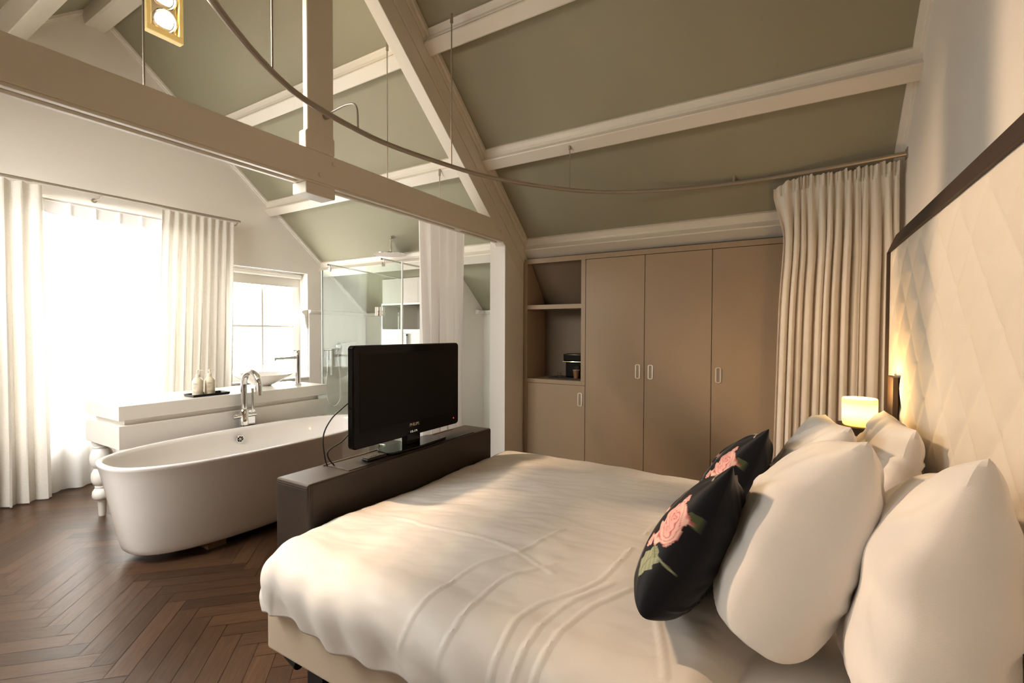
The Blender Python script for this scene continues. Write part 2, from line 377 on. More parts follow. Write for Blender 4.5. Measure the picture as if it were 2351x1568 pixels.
# ------------------------------------------------------------------ windows
def window(name, ys, zs, xf, mull, bars, depth=.05, fw=.06):
    w = thing(name, (xf, ys[0], zs[0]), None, None, kind='structure')
    mb = MB(); x0, x1 = xf-depth, xf
    mb.box(x0, ys[0], zs[0], x1, ys[0]+fw, zs[1]); mb.box(x0, ys[1]-fw, zs[0], x1, ys[1], zs[1])
    mb.box(x0, ys[0]+fw, zs[0], x1, ys[1]-fw, zs[0]+fw); mb.box(x0, ys[0]+fw, zs[1]-fw, x1, ys[1]-fw, zs[1])
    for y in mull: mb.box(x0+.01, y-.013, zs[0]+fw, x1-.005, y+.013, zs[1]-fw)
    for z, h in bars: mb.box(x0+.01, ys[0]+fw, z-h, x1-.006, ys[1]-fw, z+h)
    obj('window_frame', mb, M['trim'], w, bevel=.004)
    obj('window_glass', MB().box(x0+.02, ys[0]+fw*.8, zs[0]+fw*.8, x0+.026, ys[1]-fw*.8, zs[1]-fw*.8), M['glass'], w)
    return w
window('window_1', (W1[0], W1[1]), (W1[2], W1[3]), XL-.16, [1.965], [(2.27,.05),(1.2,.013)])
w2 = window('window_2', (W2[0], W2[1]), (W2[2], W2[3]), XL-.18, [3.658], [(1.571,.014)], fw=.095)
obj('window_sill', MB().box(XL-.18, W2[0]+.002, W2[2]-.0, XL+.03, W2[1]-.002, W2[2]+.022), M['trim'], w2, bevel=.004)
# corbel at the end of the dado beside the small window
obj('trim_%d' % k, MB().prism([(4.198,1.812),(4.11,1.79),(4.11,1.76),(4.15,1.73),(4.165,1.62),(4.18,1.56),(4.198,1.52)], 'x', XL-.10, XL+.005), M['trim'], bevel=.006, kind='structure'); k += 1
w4 = thing('window_4', (FW[0], YF, FW[2]), None, None, kind='structure')  # added eaves window, out of view, for more light on the bath
xm_ = (FW[0]+FW[1])/2
obj('window_frame', MB().box(FW[0], YF-.10, FW[2], FW[1], YF-.05, FW[2]+.05).box(FW[0], YF-.10, FW[3]-.05, FW[1], YF-.05, FW[3]).box(FW[0], YF-.10, FW[2]+.05, FW[0]+.05, YF-.05, FW[3]-.05).box(FW[1]-.05, YF-.10, FW[2]+.05, FW[1], YF-.05, FW[3]-.05).box(xm_-.02, YF-.10, FW[2]+.05, xm_+.02, YF-.05, FW[3]-.05), M['trim'], w4)
obj('window_glass', MB().box(FW[0]+.04, YF-.08, FW[2]+.04, FW[1]-.04, YF-.075, FW[3]-.04), M['glass'], w4)
# roller blind
rb = thing('roller_blind', (XL-.12, 3.65, 2.27), 'white roller blind rolled up at the top of the small window', 'blind')
obj('blind_roll', MB().lathe([(.034,0),(.034,1.05)], (XL-.12, 3.125, 2.272), 20, axis=(0,1,0)), M['trim'], rb)
obj('blind_fabric', MB().box(XL-.156, 3.13, 2.135, XL-.152, 4.17, 2.272), M['trim'], rb)
obj('bottom_bar', MB().box(XL-.163, 3.13, 2.118, XL-.145, 4.17, 2.140), M['trim'], rb, bevel=.004)

# ------------------------------------------------------------------ curtains
def fold_curtain(top, bot, folds, amp_t, amp_b, seed, nz=60, head=0, head_amp=None, per=10, flare=None, wander=.35):
    """hanging cloth between a top line and a bottom line; folds run down it"""
    t0, t1 = V(top[0]), V(top[1]); b0, b1 = V(bot[0]), V(bot[1])
    ax = (t1-t0); ax.z = 0; ax.normalize(); nr = V((-ax.y, ax.x, 0))
    rnd = random.Random(seed); ph = [rnd.uniform(-.5,.5) for _ in range(folds+3)]; am = [rnd.uniform(.55,1.25) for _ in range(folds+3)]
    nu = folds*per+1
    def fn(u, w):
        z_t = t0.z + (t1.z-t0.z)*u; z_b = b0.z + (b1.z-b0.z)*u
        uu = u
        x = u*folds; i = int(x)
        dr = wander*w*(noise.noise(V((u*folds*.45, w*1.3, seed)))) / folds
        p = (t0.lerp(t1, u)).lerp(b0.lerp(b1, u), w)
        a_ = am[i]*(1-(x-i)) + am[i+1]*(x-i)
        f2 = noise.noise(V((u*folds*.33, w*.5, seed+9)))
        amp = (amp_t + (amp_b-amp_t)*min(1, w*1.6))*a_
        if head and w < head: amp = head_amp*(.9+.2*a_)
        ph_ = ph[i]*(1-(x-i)) + ph[i+1]*(x-i)
        s_ = sin(2*pi*x + ph_*1.8*min(1, w*2.0))
        sq = (abs(s_)**.75)*(1 if s_ > 0 else -1)
        off = amp*(sq + .9*f2*min(1, w*1.5))
        q = p + nr*off + ax*(dr*(t1-t0).length + .35*amp*sin(4*pi*x+ph_)*min(1,w*2))
        q.z = z_t + (z_b-z_t)*w + .006*noise.noise(V((u*folds*1.7, w*2, seed+3)))*(1-w)
        if flare: q = flare(u, w, q)
        return q
    return MB().grid(fn, nu, nz)

# rod and curtains on the window wall
XRD = -5.72
rod = thing('curtain_rod', (XRD, 2.2, 2.80), 'long thin grey curtain rod above the bright window', 'curtain rod')
obj('rod_tube', MB().tube([(XRD,.35,2.808),(XRD,3.17,2.815)], .0135, 12), M['rail'], rod)
for y in (.38, 1.85, 3.14):
    obj('rod_bracket', MB().tube([(XL,y,2.775),(XRD-.03,y,2.775),(XRD-.002,y,2.80)], .008, 8).lathe([(0,0),(.022,0),(.022,.008),(0,.012)], (XL,y,2.775), 16, axis=(1,0,0)), M['rail'], rod)
tag(obj('linen_curtain', fold_curtain([(XRD,.45,2.783),(XRD,1.435,2.783)], [(XRD,.40,.012),(XRD+.07,1.46,.012)], 9, .03, .06, 11, head=.035, head_amp=.026), M['linen']),
    'natural linen curtain hanging at the far left edge of the bright window', 'curtain', 'linen curtains on the window rod')
tag(obj('linen_curtain', fold_curtain([(XRD,2.36,2.785),(XRD,3.10,2.788)], [(XRD,2.27,.012),(XRD,3.02,.012)], 9, .028, .05, 23, head=.035, head_amp=.024), M['linen']),
    'natural linen curtain between the bright window and the small window', 'curtain', 'linen curtains on the window rod')
def voile():
    y0_, y1_ = .9, 2.95; n = 11; X = -5.83
    def fn(u, w):
        x = u*n*1.0; f = x - int(x); z = 2.685 + (.012-2.685)*w
        if w < .055: d = .018*exp(-((min(f,1-f))/.06)**2)          # pinch pleats
        else: d = (.016 + .03*min(1, w*1.5))*sin(2*pi*x + .8*noise.noise(V((x*.4, w*1.2, 5)))) * (.7+.5*noise.noise(V((x*.37, 3, w*.4))))
        yy = y0_ + (y1_-y0_)*u + .02*noise.noise(V((x*.5, w*1.5, 2)))*min(1, w*3)
        return V((X + d, yy, z))
    return MB().grid(fn, n*14+1, 56)
sc_o = obj('sheer_curtain', voile(), M['voile'])
M['heading'] = cloth_mat('voile_heading_tape', (.90,.89,.89), .085, 0, .02, 400)
def heading():
    n = 11; X = -5.822
    def fn(u, w):
        x = u*n; f = x-int(x); d = .030*exp(-((min(f,1-f))/.055)**2)
        return V((X + d, .9+2.05*u, 2.684-.105*w - .012*w*abs(sin(pi*x))))
    return MB().grid(fn, n*26+1, 5)
obj('heading_tape', heading(), M['heading'], sc_o)
tag(sc_o, 'translucent white sheer curtain glowing in front of the large window', 'curtain')
tag(obj('sheer_track', MB().box(-5.85, .9, 2.685, -5.82, 2.97, 2.705), M['trim']), 'slim white curtain track above the sheer curtain', 'curtain track')

# ------------------------------------------------------------------ round-the-bed curtain track
ZT = 2.69; KS = (ZT-1.5)/1.13
tp = [(.599,3.814),(.307,3.863),(-.072,3.914),(-.384,3.914),(-.782,3.855),(-1.22,3.691),(-1.554,3.416),(-1.904,2.884),(-2.045,2.416),(-2.112,2.041),(-2.105,1.758),(-2.059,1.471),(-1.985,1.276),(-1.843,1.035),(-1.66,.80),(-1.36,.53),(-.9,.30),(-.4,.20),(.2,.19),(.597,.24)]
track = catmull([(x*KS, y*KS, ZT) for x, y in tp], 8)
track[0].x = XR-.003; track[-1].x = XR-.003
tr = thing('bed_curtain_track', (-2.2, 2.0, ZT), 'thin curved metal curtain track hung in an arc over the bed', 'curtain track')
obj('track_rail', MB().tube(track, .0155, 10), M['rail'], tr)
def near_track(y): return min(track[8:], key=lambda p: (p.y-y)**2 + (0 if p.x < -1 else 9))
def hanger(x, y, ztop, parent, zb, r=.0045):
    h = obj('hanger_rod', MB().tube([(x,y,zb),(x,y,ztop)], r, 8), M['rail'], parent)
    obj('hanger_clip', MB().tube([(x,y,ztop-.05),(x,y,ztop+.012)], .011, 10), M['rail'], h)
def under(y, e=.105): return roof(y) - e*NX
hanger(-2.14, 2.705, under(2.745), tr, ZT)
hanger(-1.612, 3.61, under(3.59)+.01, tr, ZT)
p_ = V((-1.985*KS, 1.276*KS, ZT))
hanger(p_.x+.03, p_.y-.05, roof(p_.y-.05), tr, ZT)
hanger(-1.75, .83, roof(.83), tr, ZT)
px_ = (-.40*KS, 3.914*KS)
hanger(px_[0], px_[1], roof(px_[1]), tr, ZT)
obj('wall_bracket', catm := MB().tube(catmull([(XT1,1.91,2.83),(-2.42,1.91,2.845),(-2.30,1.92,2.86),(-2.235,1.925,2.83),(-2.222,1.925,2.70)], 6), .006, 8).lathe([(0,0),(.02,0),(.02,.022),(.012,.028),(0,.028)], (XT1,1.91,2.83), 16, axis=(1,0,0)), M['rail'], tr)
obj('end_plate', MB().box(XR-.006, 3.814*KS-.035, ZT-.035, XR, 3.814*KS+.035, ZT+.035), M['rail'], tr, bevel=.004)

# ivory curtain bunched at the end of the track beside the headboard
def bedcurtain():
    def flare(u, w, q):
        if u < .10:
            t = (1-u/.10)
            if w < .16: q.x -= .055*t*(1-abs(w-.03)/.13 if w > .03 else 1); q.z -= .07*t*(1-w/.16)
        bow = .012*exp(-((w-.18)/.12)**2)*(1-u)
        q.x += bow*1.4 - .05*w*(1-u)
        return q
    def top(u):
        xs = -.09 + (.60+.09)*u
        pts = [p for p in track if p.y > 3]; p = min(pts, key=lambda t: abs(t.x-xs)); return p.y
    folds = 13; per = 20; nz = 84; rnd = random.Random(4)
    ph = [rnd.uniform(-1,1) for _ in range(folds+3)]; am = [rnd.uniform(.5,1.3) for _ in range(folds+3)]; jag = [rnd.uniform(-1,1)*.016 for _ in range(folds*2+4)]
    def fn(u, w):
        x = max(0, u*folds + .5*noise.noise(V((u*folds*.45, 0, 4)))*min(1,u*6)*min(1,(1-u)*6)); i = int(x); f = x-i; a_ = am[i]*(1-f)+am[i+1]*f; p_ = ph[i]*(1-f)+ph[i+1]*f
        y = top(u); z = (ZT-.034 + jag[int(x*2)]*.8)*(1-w) + .012*w
        h = .033
        if w < h:
            s_ = sin(2*pi*x*2.0); d = .013*(abs(s_)**.5)*(1 if s_ > 0 else -1) + .012*sin(2*pi*x+p_)
        else:
            g = min(1, (w-h)*5); k_ = 1 - .0*g
            s_ = sin(2*pi*x + p_*1.6*g + .5*noise.noise(V((x*.35, w*.7, 3)))*g)
            amp = (.014 + .028*g)*(1+.6*noise.noise(V((x*.8, w*1.1, 12)))); d = amp*a_*(abs(s_)**.8)*(1 if s_ > 0 else -1) + .045*g*noise.noise(V((x*.22, w*.6, 8)))
        q = V((-.09 + .685*u + .012*noise.noise(V((x*.5, w*.8, 1)))*min(1,w*4), y + d, z))
        if w > h: q.x += .010*cos(2*pi*x + p_)*min(1,(w-h)*6)
        return flare(u, w, q)
    return MB().grid(fn, folds*per+1, nz)
tag(obj('bed_curtain', bedcurtain(), M['bedcurtain']), 'gathered ivory curtain hanging from the curved track beside the headboard', 'curtain')

# second track behind the tie beam with a white curtain
XB = -2.93; ZB = 2.575
t2 = thing('ceiling_curtain_track', (XB, 3.0, ZB), 'straight curtain track hung behind the tie beam on thin rods', 'curtain track')
obj('track_rail', MB().tube([(XB,.6,ZB),(XB,3.99,ZB)], .012, 10), M['rail'], t2)
hanger(-2.80, 2.72, under(2.745)+.01, t2, ZB); hanger(-2.97, 3.57, under(3.59)+.01, t2, ZB)
obj('rail_link', MB().box(-2.94, 2.705, ZB-.008, -2.79, 2.735, ZB+.008), M['rail'], t2)
tag(obj('white_curtain', fold_curtain([(XB,3.235,2.562),(XB,3.90,2.562)], [(XB,3.27,.012),(XB-.03,3.83,.012)], 5, .04, .06, 31, wander=.6), M['wcurtain']),
    'plain white curtain drawn aside near the shower, behind the television', 'curtain')

# ------------------------------------------------------------------ spotlight fitting on the ridge
sp = thing('spotlight_box', (-3.70, 1.55, 3.70), 'glowing rectangular spotlight box with round lamps above the tie beam', 'spotlight')
XS = -3.68
M['housing_glow'] = pbr('yellow_glow_housing', (.80,.66,.32), .5)  # yellow glow of the lit box painted as base colour
fb = MB(); ya, yb, za, zb = 1.440, 1.660, 3.50, 4.02
fb.box(XS-.055, ya, za, XS-.046, yb, zb)
for a in ((ya,za,yb,za+.04),(ya,zb-.04,yb,zb),(ya,za+.04,ya+.028,zb-.04),(yb-.028,za+.04,yb,zb-.04)):
    fb.box(XS-.05, a[0], a[1], XS, a[2], a[3])
obj('housing', fb, M['housing_glow'], sp, bevel=.004)
obj('inner_plate', MB().box(XS-.045, ya+.02, za+.03, XS-.030, yb-.02, zb-.03), M['steel'], sp)
M['bulb'] = emis('warm_lamp_glass', (1,.80,.42), 60)
lampz = (3.615, 3.77, 3.925)
for z in lampz:
    l = obj('lamp_reflector', MB().lathe([(.072,0),(.074,.02),(.066,.022),(.060,.012)], (XS-.030, 1.55, z), 32, axis=(1,0,-.35)), M['chrome'], sp)
    obj('lamp_lens', MB().lathe([(0,.016),(.040,.014),(.061,.008),(.061,0)], (XS-.028, 1.55, z), 32, axis=(1,0,-.35)), M['bulb'], l)
obj('mounting_rod', MB().tube([(XS-.02,1.50,zb),(XS-.02,1.50,roof(1.50))], .006, 8).tube([(XS-.02,1.62,zb),(XS-.02,1.62,roof(1.62))], .006, 8), M['rail'], sp)
tag(obj('tension_cable', MB().tube([(-2.55,.985,2.60),(-2.55,.985,roof(.985))], .005, 8), M['rail']), 'thin vertical steel cable standing on the tie beam beside the spotlights', 'cable')

# ------------------------------------------------------------------ built-in wardrobe
WY = 4.40
def recess_handle(parent, x, z, h=.158, w=.050):
    """oval recessed pull: raised stadium ring and a dark cup"""
    n = 12; outer = []; inner = []
    for r_, lst in ((w/2, outer), (w/2-.013, inner)):
        hh = h/2 - w/2 + (0)
        for k_ in range(n+1): a = pi*k_/n; lst.append((x + r_*cos(a), z + hh + r_*sin(a)*.6))
        for k_ in range(n+1): a = pi + pi*k_/n; lst.append((x + r_*cos(a), z - hh + r_*sin(a)*.6))
    m_ = len(outer); mb = MB()
    vs = [(p[0], WY-.006, p[1]) for p in outer] + [(p[0], WY-.006, p[1]) for p in inner] + [(p[0], WY+.001, p[1]) for p in outer] + [(p[0], WY+.012, p[1]) for p in inner]
    fs = []
    for i in range(m_):
        j = (i+1) % m_; fs += [(i,j,m_+j,m_+i), (2*m_+i,2*m_+j,j,i), (m_+i,m_+j,3*m_+j,3*m_+i)]
    mb.add(vs, fs)
    hd = obj('handle', mb, M['handle'], parent)
    obj('handle_cup', MB().add([(p[0], WY-.0008, p[1]) for p in inner], [tuple(range(m_))]), M['handle_cup'], hd)
M['handle_cup'] = pbr('handle_cup_metal', (.40,.31,.22), .4, .3)
ZD = 2.229; g = .0022; DT = .022
wd = thing('wardrobe', (-.6, WY, 0), 'long taupe built-in wardrobe with flush doors under the sloping ceiling', 'wardrobe')
fr = MB()
fr.box(-1.832, WY, 1.007, -1.784-g, WY+.22, ZD-.001); fr.box(-1.832, WY+.22, 1.007, -1.784-g, WY+.415, 1.95)                       # stile beside the niche
fr.box(-1.784-g, WY, ZD+g, XR-.003, WY+.03, 2.279)                 # head rail
fr.box(-1.784, WY+.025, .0, XR-.003, WY+.06, ZD)                   # back of the doors
obj('carcass', fr, M['taupe'], wd)
xs = [-1.784, -1.195, -.610, -.022, .60]
for i in range(4):
    d = obj('door', MB().box(xs[i]+g, WY, .06, xs[i+1]-g, WY+DT, ZD-g), M['taupe'], wd, bevel=.0015, seg=1)
    hx = (-1.255, -1.136, -.553, .55)[i]
    recess_handle(d, hx, 1.133)
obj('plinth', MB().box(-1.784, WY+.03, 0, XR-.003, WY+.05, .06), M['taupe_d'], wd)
nb = thing('niche_cabinet', (-2.14, WY, 0), 'taupe open shelf cabinet with one low door beside the wardrobe', 'cabinet')
nf = MB()
nf.box(-2.4975, WY, 0, -2.449, WY+.42, 2.279); nf.box(-2.449, WY, 2.229, -1.785-g, WY+.03, 2.279)
obj('carcass', nf, M['taupe'], nb)
DEP = .42
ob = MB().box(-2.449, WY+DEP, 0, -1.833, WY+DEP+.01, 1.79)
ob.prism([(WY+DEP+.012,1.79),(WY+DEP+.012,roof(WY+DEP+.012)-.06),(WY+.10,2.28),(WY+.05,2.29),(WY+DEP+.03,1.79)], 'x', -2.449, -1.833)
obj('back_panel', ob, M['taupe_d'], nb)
obj('shelf', MB().box(-2.449, WY+.001, 1.744, -1.833, WY+DEP, 1.789), M['taupe'], nb)
obj('counter', MB().box(-2.449, WY+.001, .965, -1.784-g, WY+.02, 1.006).box(-2.449, WY+.02, .965, -1.833, WY+DEP, 1.006), M['taupe'], nb)
d = obj('door', MB().box(-2.449+g, WY, .06, -1.784-g, WY+DT, .965-g*1.5), M['taupe'], nb, bevel=.0015, seg=1)
recess_handle(d, -1.838, .822)
obj('lower_back', MB().box(-2.449, WY+.03, .0, -1.784-g, WY+.05, .95), M['dark'], nb)
# coffee things in the niche
tag(obj('serving_tray', MB().box(-2.26, WY+.12, 1.0065, -1.85, WY+.38, 1.0178), M['blackm'], bevel=.004), 'flat black tray under the coffee machine in the niche', 'tray')
cm = thing('coffee_machine', (-2.0, WY+.26, 1.018), 'small black coffee machine with copper accents on the tray in the niche', 'coffee machine')
obj('body', MB().box(-2.10, WY+.22, 1.018, -1.86, WY+.37, 1.275), M['black'], cm, bevel=.012)
obj('head', MB().box(-2.095, WY+.15, 1.195, -1.865, WY+.22, 1.272), M['black'], cm, bevel=.01)
obj('side_band', MB().box(-2.112, WY+.24, 1.19, -2.099, WY+.33, 1.25), M['copper'], cm, bevel=.003)
obj('lever', MB().tube([(-2.098,WY+.148,1.19),(-1.865,WY+.148,1.19)], .004, 8), M['chrome'], cm)
gl = thing('coffee_cup', (-1.945, WY+.15, 1.018), 'paper cup with a lid rim standing in front of the coffee machine', 'cup')
obj('cup_body', MB().lathe([(0,0),(.024,0),(.034,.085),(.034,.086),(.031,.086)], (-1.945, WY+.15, 1.0185), 24), M['cupbrown'], gl)
obj('rim', MB().lathe([(.034,.083),(.037,.085),(.037,.090),(.033,.091)], (-1.945, WY+.15, 1.0185), 24), M['logo'], gl)
obj('stacked_glass', MB().lathe([(.028,.075),(.032,.125),(.030,.125),(.026,.077)], (-1.945, WY+.15, 1.0185), 24), M['clear'], gl)
tag(obj('espresso_glass', MB().lathe([(0,0),(.022,0),(.026,.05),(.024,.05),(.020,.005),(0,.005)], (-2.17, WY+.22, 1.0185), 20), M['clear']), 'short clear glass at the left end of the black tray in the niche', 'glass')

# ------------------------------------------------------------------ vanity
VX0, VX1, VY0, VY1, VZ = -4.89, -4.255, 1.46, 3.252, .94
vt = thing('washstand', ((VX0+VX1)/2, 2.35, 0), 'long white washstand with a thick top on turned legs behind the bathtub', 'washstand')
obj('top_slab', MB().box(VX0, VY0, .832, VX1, VY1, VZ), M['vanity'], vt, bevel=.002)
obj('recessed_band', MB().box(VX0+.05, VY0+.05, .79, VX1-.045, VY1-.10, .833), M['vanity'], vt)
obj('drawer_box', MB().box(VX0, VY0, .618, VX1, VY1, .792), M['vanity'], vt, bevel=.002)
obj('end_bracket', MB().box(VX1-.05, VY1-.10, .792, VX1-.002, VY1, .831), M['chrome'], vt, bevel=.003)
LEGP = [(0,.0),(.022,0),(.025,.01),(.030,.128),(.033,.133),(.050,.140),(.064,.155),(.069,.178),(.064,.202),(.050,.222),(.044,.228),(.047,.234),(.047,.245),(.040,.252),(.055,.262),(.072,.285),(.079,.318),(.073,.350),(.055,.376),(.050,.384),(.050,.394),(.070,.410),(.088,.440),(.094,.470),(.088,.500),(.070,.528),(.056,.545),(.052,.552),(.057,.560),(.057,.568),(.052,.574),(.058,.581),(.058,.590),(.064,.600),(.064,.6179),(0,.6179)]
LEGP = [(r_ if r_ < .06 else .06+(r_-.06)*.5, z_) for r_, z_ in LEGP]
for y in (VY0+.072, VY1-.12):
    obj('leg', MB().lathe(LEGP, (-4.80, y, 0), 32), M['vanity'], vt)
# basin
bx, by = -4.70, 2.83
bs = thing('wash_basin', (bx, by, VZ), 'shallow round white bowl basin on the washstand', 'basin')
obj('bowl', MB().lathe([(0,.0),(.070,.0),(.078,.006),(.16,.045),(.235,.086),(.275,.115),(.278,.120),(.272,.122),(.235,.100),(.15,.052),(.06,.024),(0,.02)], (bx,by,VZ), 48), M['porcelain'], bs)
obj('drain', MB().lathe([(0,.0255),(.022,.0255),(.024,.023)], (bx,by,VZ), 20), M['chrome'], bs)
tx, ty = -4.45, 3.055
wt = thing('basin_tap', (tx, ty, VZ), 'tall slim chrome tap standing to the right of the bowl basin', 'tap')
obj('column', MB().lathe([(0,0),(.034,0),(.034,.008),(.024,.012),(.023,.30),(.0235,.302),(.0235,.355),(.021,.365),(0,.366)], (tx,ty,VZ), 28), M['chrome'], wt)
obj('spout', MB().tube([(tx,ty-.015,VZ+.288),(tx-.004,ty-.14,VZ+.286),(tx-.008,ty-.26,VZ+.284)], [.016,.013,.011], 14).tube([(tx-.008,ty-.252,VZ+.286),(tx-.008,ty-.252,VZ+.262)], .011, 14), M['chrome'], wt)
obj('lever', MB().box(tx-.010, ty-.115, VZ+.358, tx+.010, ty-.01, VZ+.366), M['chrome'], wt, bevel=.003)
tag(obj('chrome_stopper_cup', MB().lathe([(0,0),(.022,0),(.024,.01),(.024,.055),(.021,.058),(0,.058)], (-4.66,3.19,VZ), 20), M['chrome']), 'small chrome tumbler behind the basin tap', 'tumbler')
# tray and bottles
ty0, ty1, tx0, tx1 = 1.995, 2.285, -4.475, -4.318
def open_tray(z, h=.020, t=.006, fl=.006):
    mb = MB(); a = [(tx0,ty0),(tx1,ty0),(tx1,ty1),(tx0,ty1)]; cx_, cy_ = (tx0+tx1)/2, (ty0+ty1)/2
    def off(d, zz): return [(cx_ + (p[0]-cx_)*(1+d/((tx1-tx0)/2)), cy_ + (p[1]-cy_)*(1+d/((ty1-ty0)/2)), zz) for p in a]
    vs = off(0, z) + off(fl, z+h) + off(fl-t, z+h) + off(-t, z+.006)
    fs = [(3,2,1,0)]
    for L0 in (0, 4, 8):
        for i in range(4): j = (i+1) % 4; fs.append((L0+i, L0+j, L0+4+j, L0+4+i))
    fs.append((12,13,14,15)); return mb.add(vs, fs)
tag(obj('soap_tray', open_tray(VZ+.0005), M['black'], bevel=.001), 'shallow black tray under the soap bottles on the washstand', 'tray')
def bottle(x, y, label, turn):
    b = thing('soap_bottle', (x, y, VZ+.0068), label, 'bottle', 'cream soap bottles on the black tray')
    z0 = VZ+.0068
    prof = [(0,0),(.036,0),(.041,.004),(.042,.012),(.042,.118),(.040,.128),(.024,.150),(.016,.157),(.014,.158)]
    obj('bottle_body', MB().lathe(prof, (x,y,z0), 32, sx=.86), M['soap'], b)
    obj('collar', MB().lathe([(.014,.156),(.0165,.158),(.0165,.172),(.014,.182),(.007,.186),(0,.186)], (x,y,z0), 24), M['soap'], b)
    obj('pump', MB().tube([(x,y,z0+.184),(x,y,z0+.206)], .0045, 10).lathe([(0,0),(.008,.0),(.009,.006),(.009,.014),(0,.018)], (x,y,z0+.203), 16).tube([(x,y,z0+.216),(x+.012,y+.020,z0+.216),(x+.022,y+.036,z0+.213)], [.0045,.004,.003], 10), M['soap'], b)
    pr = MB(); rnd = random.Random(int(x*1000)+turn)
    rows = [(.104,.026,.0024),(.096,.034,.0034),(.086,.030,.0018),(.079,.022,.0014),(.074,.030,.0014),(.069,.024,.0014),(.064,.018,.0014),(.059,.022,.0014),(.036,.010,.0014),(.029,.044,.0018)]
    a0 = radians(-62 + turn)
    for z_, w_, h_ in rows:
        a = a0; e = a0 + w_/.042
        while a < e - .02:
            st = rnd.uniform(.05,.13); b_ = min(e, a+st)
            q = [(x + .0424*.86*cos(t), y + .0424*sin(t), z0+z_+s_) for t, s_ in ((a,0),(b_,0),(b_,h_),(a,h_))]
            pr.add(q, [(0,1,2,3)]); a = b_ + .022
    obj('label_print', pr, M['ink'], b, label='small grey printed lines of text')
bottle(-4.398, 2.063, 'cream pump soap bottle nearer the left end of the black tray', -6)
bottle(-4.402, 2.162, 'cream pump soap bottle in the middle of the black tray', 18)

# ------------------------------------------------------------------ bathtub
bt = thing('bathtub', (-3.68, 2.21, 0), 'freestanding white oval bathtub between the washstand and the television bench', 'bathtub')
BX, BY, BA, BB, BZ = -3.68, 2.212, .468, 1.045, .66
def oval(a, b, t, n=2.6):
    c, s_ = cos(t), sin(t); return (a*(abs(c)**(2/n))*(1 if c >= 0 else -1), b*(abs(s_)**(2/n))*(1 if s_ >= 0 else -1))
def tubshell():
    prof = []   # (scale offset inward, z)
    H0 = .055
    for s_, z in ((.34,H0),(.17,H0),(.125,H0+.004),(.108,H0+.018),(.100,H0+.05),(.085,.16),(.055,.36),(.022,.56),(.006,.635),(0,.652),(.004,.66),(.014,.6625),(.026,.661),(.034,.655),(.042,.63),(.055,.56),(.09,.36),(.13,.20),(.17,.145),(.24,.125),(.40,.12)):
        prof.append((s_, z))
    vs = []; fs = []; n = 96
    for s_, z in prof:
        for k_ in range(n):
            t = 2*pi*k_/n; e = s_
            x, y = oval(BA-e, BB-e*1.12, t); vs.append((BX+x, BY+y, z))
    for i in range(len(prof)-1):
        for k_ in range(n): fs.append((i*n+k_, i*n+(k_+1)%n, (i+1)*n+(k_+1)%n, (i+1)*n+k_))
    mb = MB().add(vs, fs, True); mb.add(vs[:n], [tuple(range(n))[::-1]]); mb.add(vs[-n:], [tuple(range(n))], True)
    return mb
obj('tub_shell', tubshell(), M['porcelain'], bt, sharp=60)
for y in (1.72, 2.72):
    obj('foot_block', MB().box(-3.55, y-.06, .0, -3.42, y+.06, .054), M['wood'], bt)
    obj('foot_block', MB().box(-3.94, y-.06, .0, -3.81, y+.06, .054), M['wood'], bt)
obj('under_tub_shade', MB().box(-3.93, 1.80, 0, -3.62, 2.64, .053), M['dark'], bt)  # near-black block standing in for the shade under the tub
ovx = -4.082; 
ov = obj('overflow', MB().lathe([(.018,.0),(.034,0),(.036,.004),(.033,.007),(.027,.007),(.025,.003),(0,.003)], (ovx, 2.245, .572), 28, axis=(1,0,-.1)), M['chrome'], bt)
cr = MB()
for a in range(3):
    t = a*pi/3+.2; d_ = V((0, cos(t), sin(t)))*.023
    cr.tube([V((ovx+.006,2.245,.572))-d_, V((ovx+.006,2.245,.572))+d_], .0028, 6)
obj('overflow_cross', cr, M['chrome'], ov)
obj('overflow_hole', MB().lathe([(0,.0035),(.024,.0035),(.024,.002)], (ovx, 2.245, .572), 20, axis=(1,0,-.1)), M['dark'], ov)
# bath tap
fx, fy = -4.19, 2.342
ft = thing('bath_tap', (fx, fy, 0), 'chrome gooseneck bath tap with a lever standing behind the bathtub rim', 'tap')
pts = [(fx,fy,.0),(fx,fy,.70),(fx,fy,.99)] + [(fx+.105-.105*cos(a), fy+.004*a, 1.035+.105*sin(a)) for a in [pi*i/14 for i in range(1,15)]] + [(fx+.212,fy+.014,.945)]
obj('spout_tube', MB().tube(pts, [.026]*2+[.026]+[.027]*14+[.027], 18), M['chrome'], ft)
obj('body', MB().lathe([(.03,0),(.036,.004),(.036,.13),(.03,.14),(.027,.15)], (fx,fy,.66), 24).box(fx-.02, fy-.03, .64, fx+.006, fy+.10, .795), M['chrome'], ft, bevel=.004)
obj('cross_arm', MB().lathe([(0,0),(.019,0),(.021,.004),(.021,.196),(.019,.2),(0,.2)], (fx+.005,fy-.098,.752), 20, axis=(0,1,0)), M['chrome'], ft)
obj('lever', MB().tube([(fx+.005,fy+.075,.755),(fx+.005,fy+.075,.985)], .0105, 12), M['chrome'], ft)
obj('floor_flange', MB().lathe([(0,0),(.045,0),(.045,.006),(.03,.012)], (fx,fy,0), 24), M['chrome'], ft)

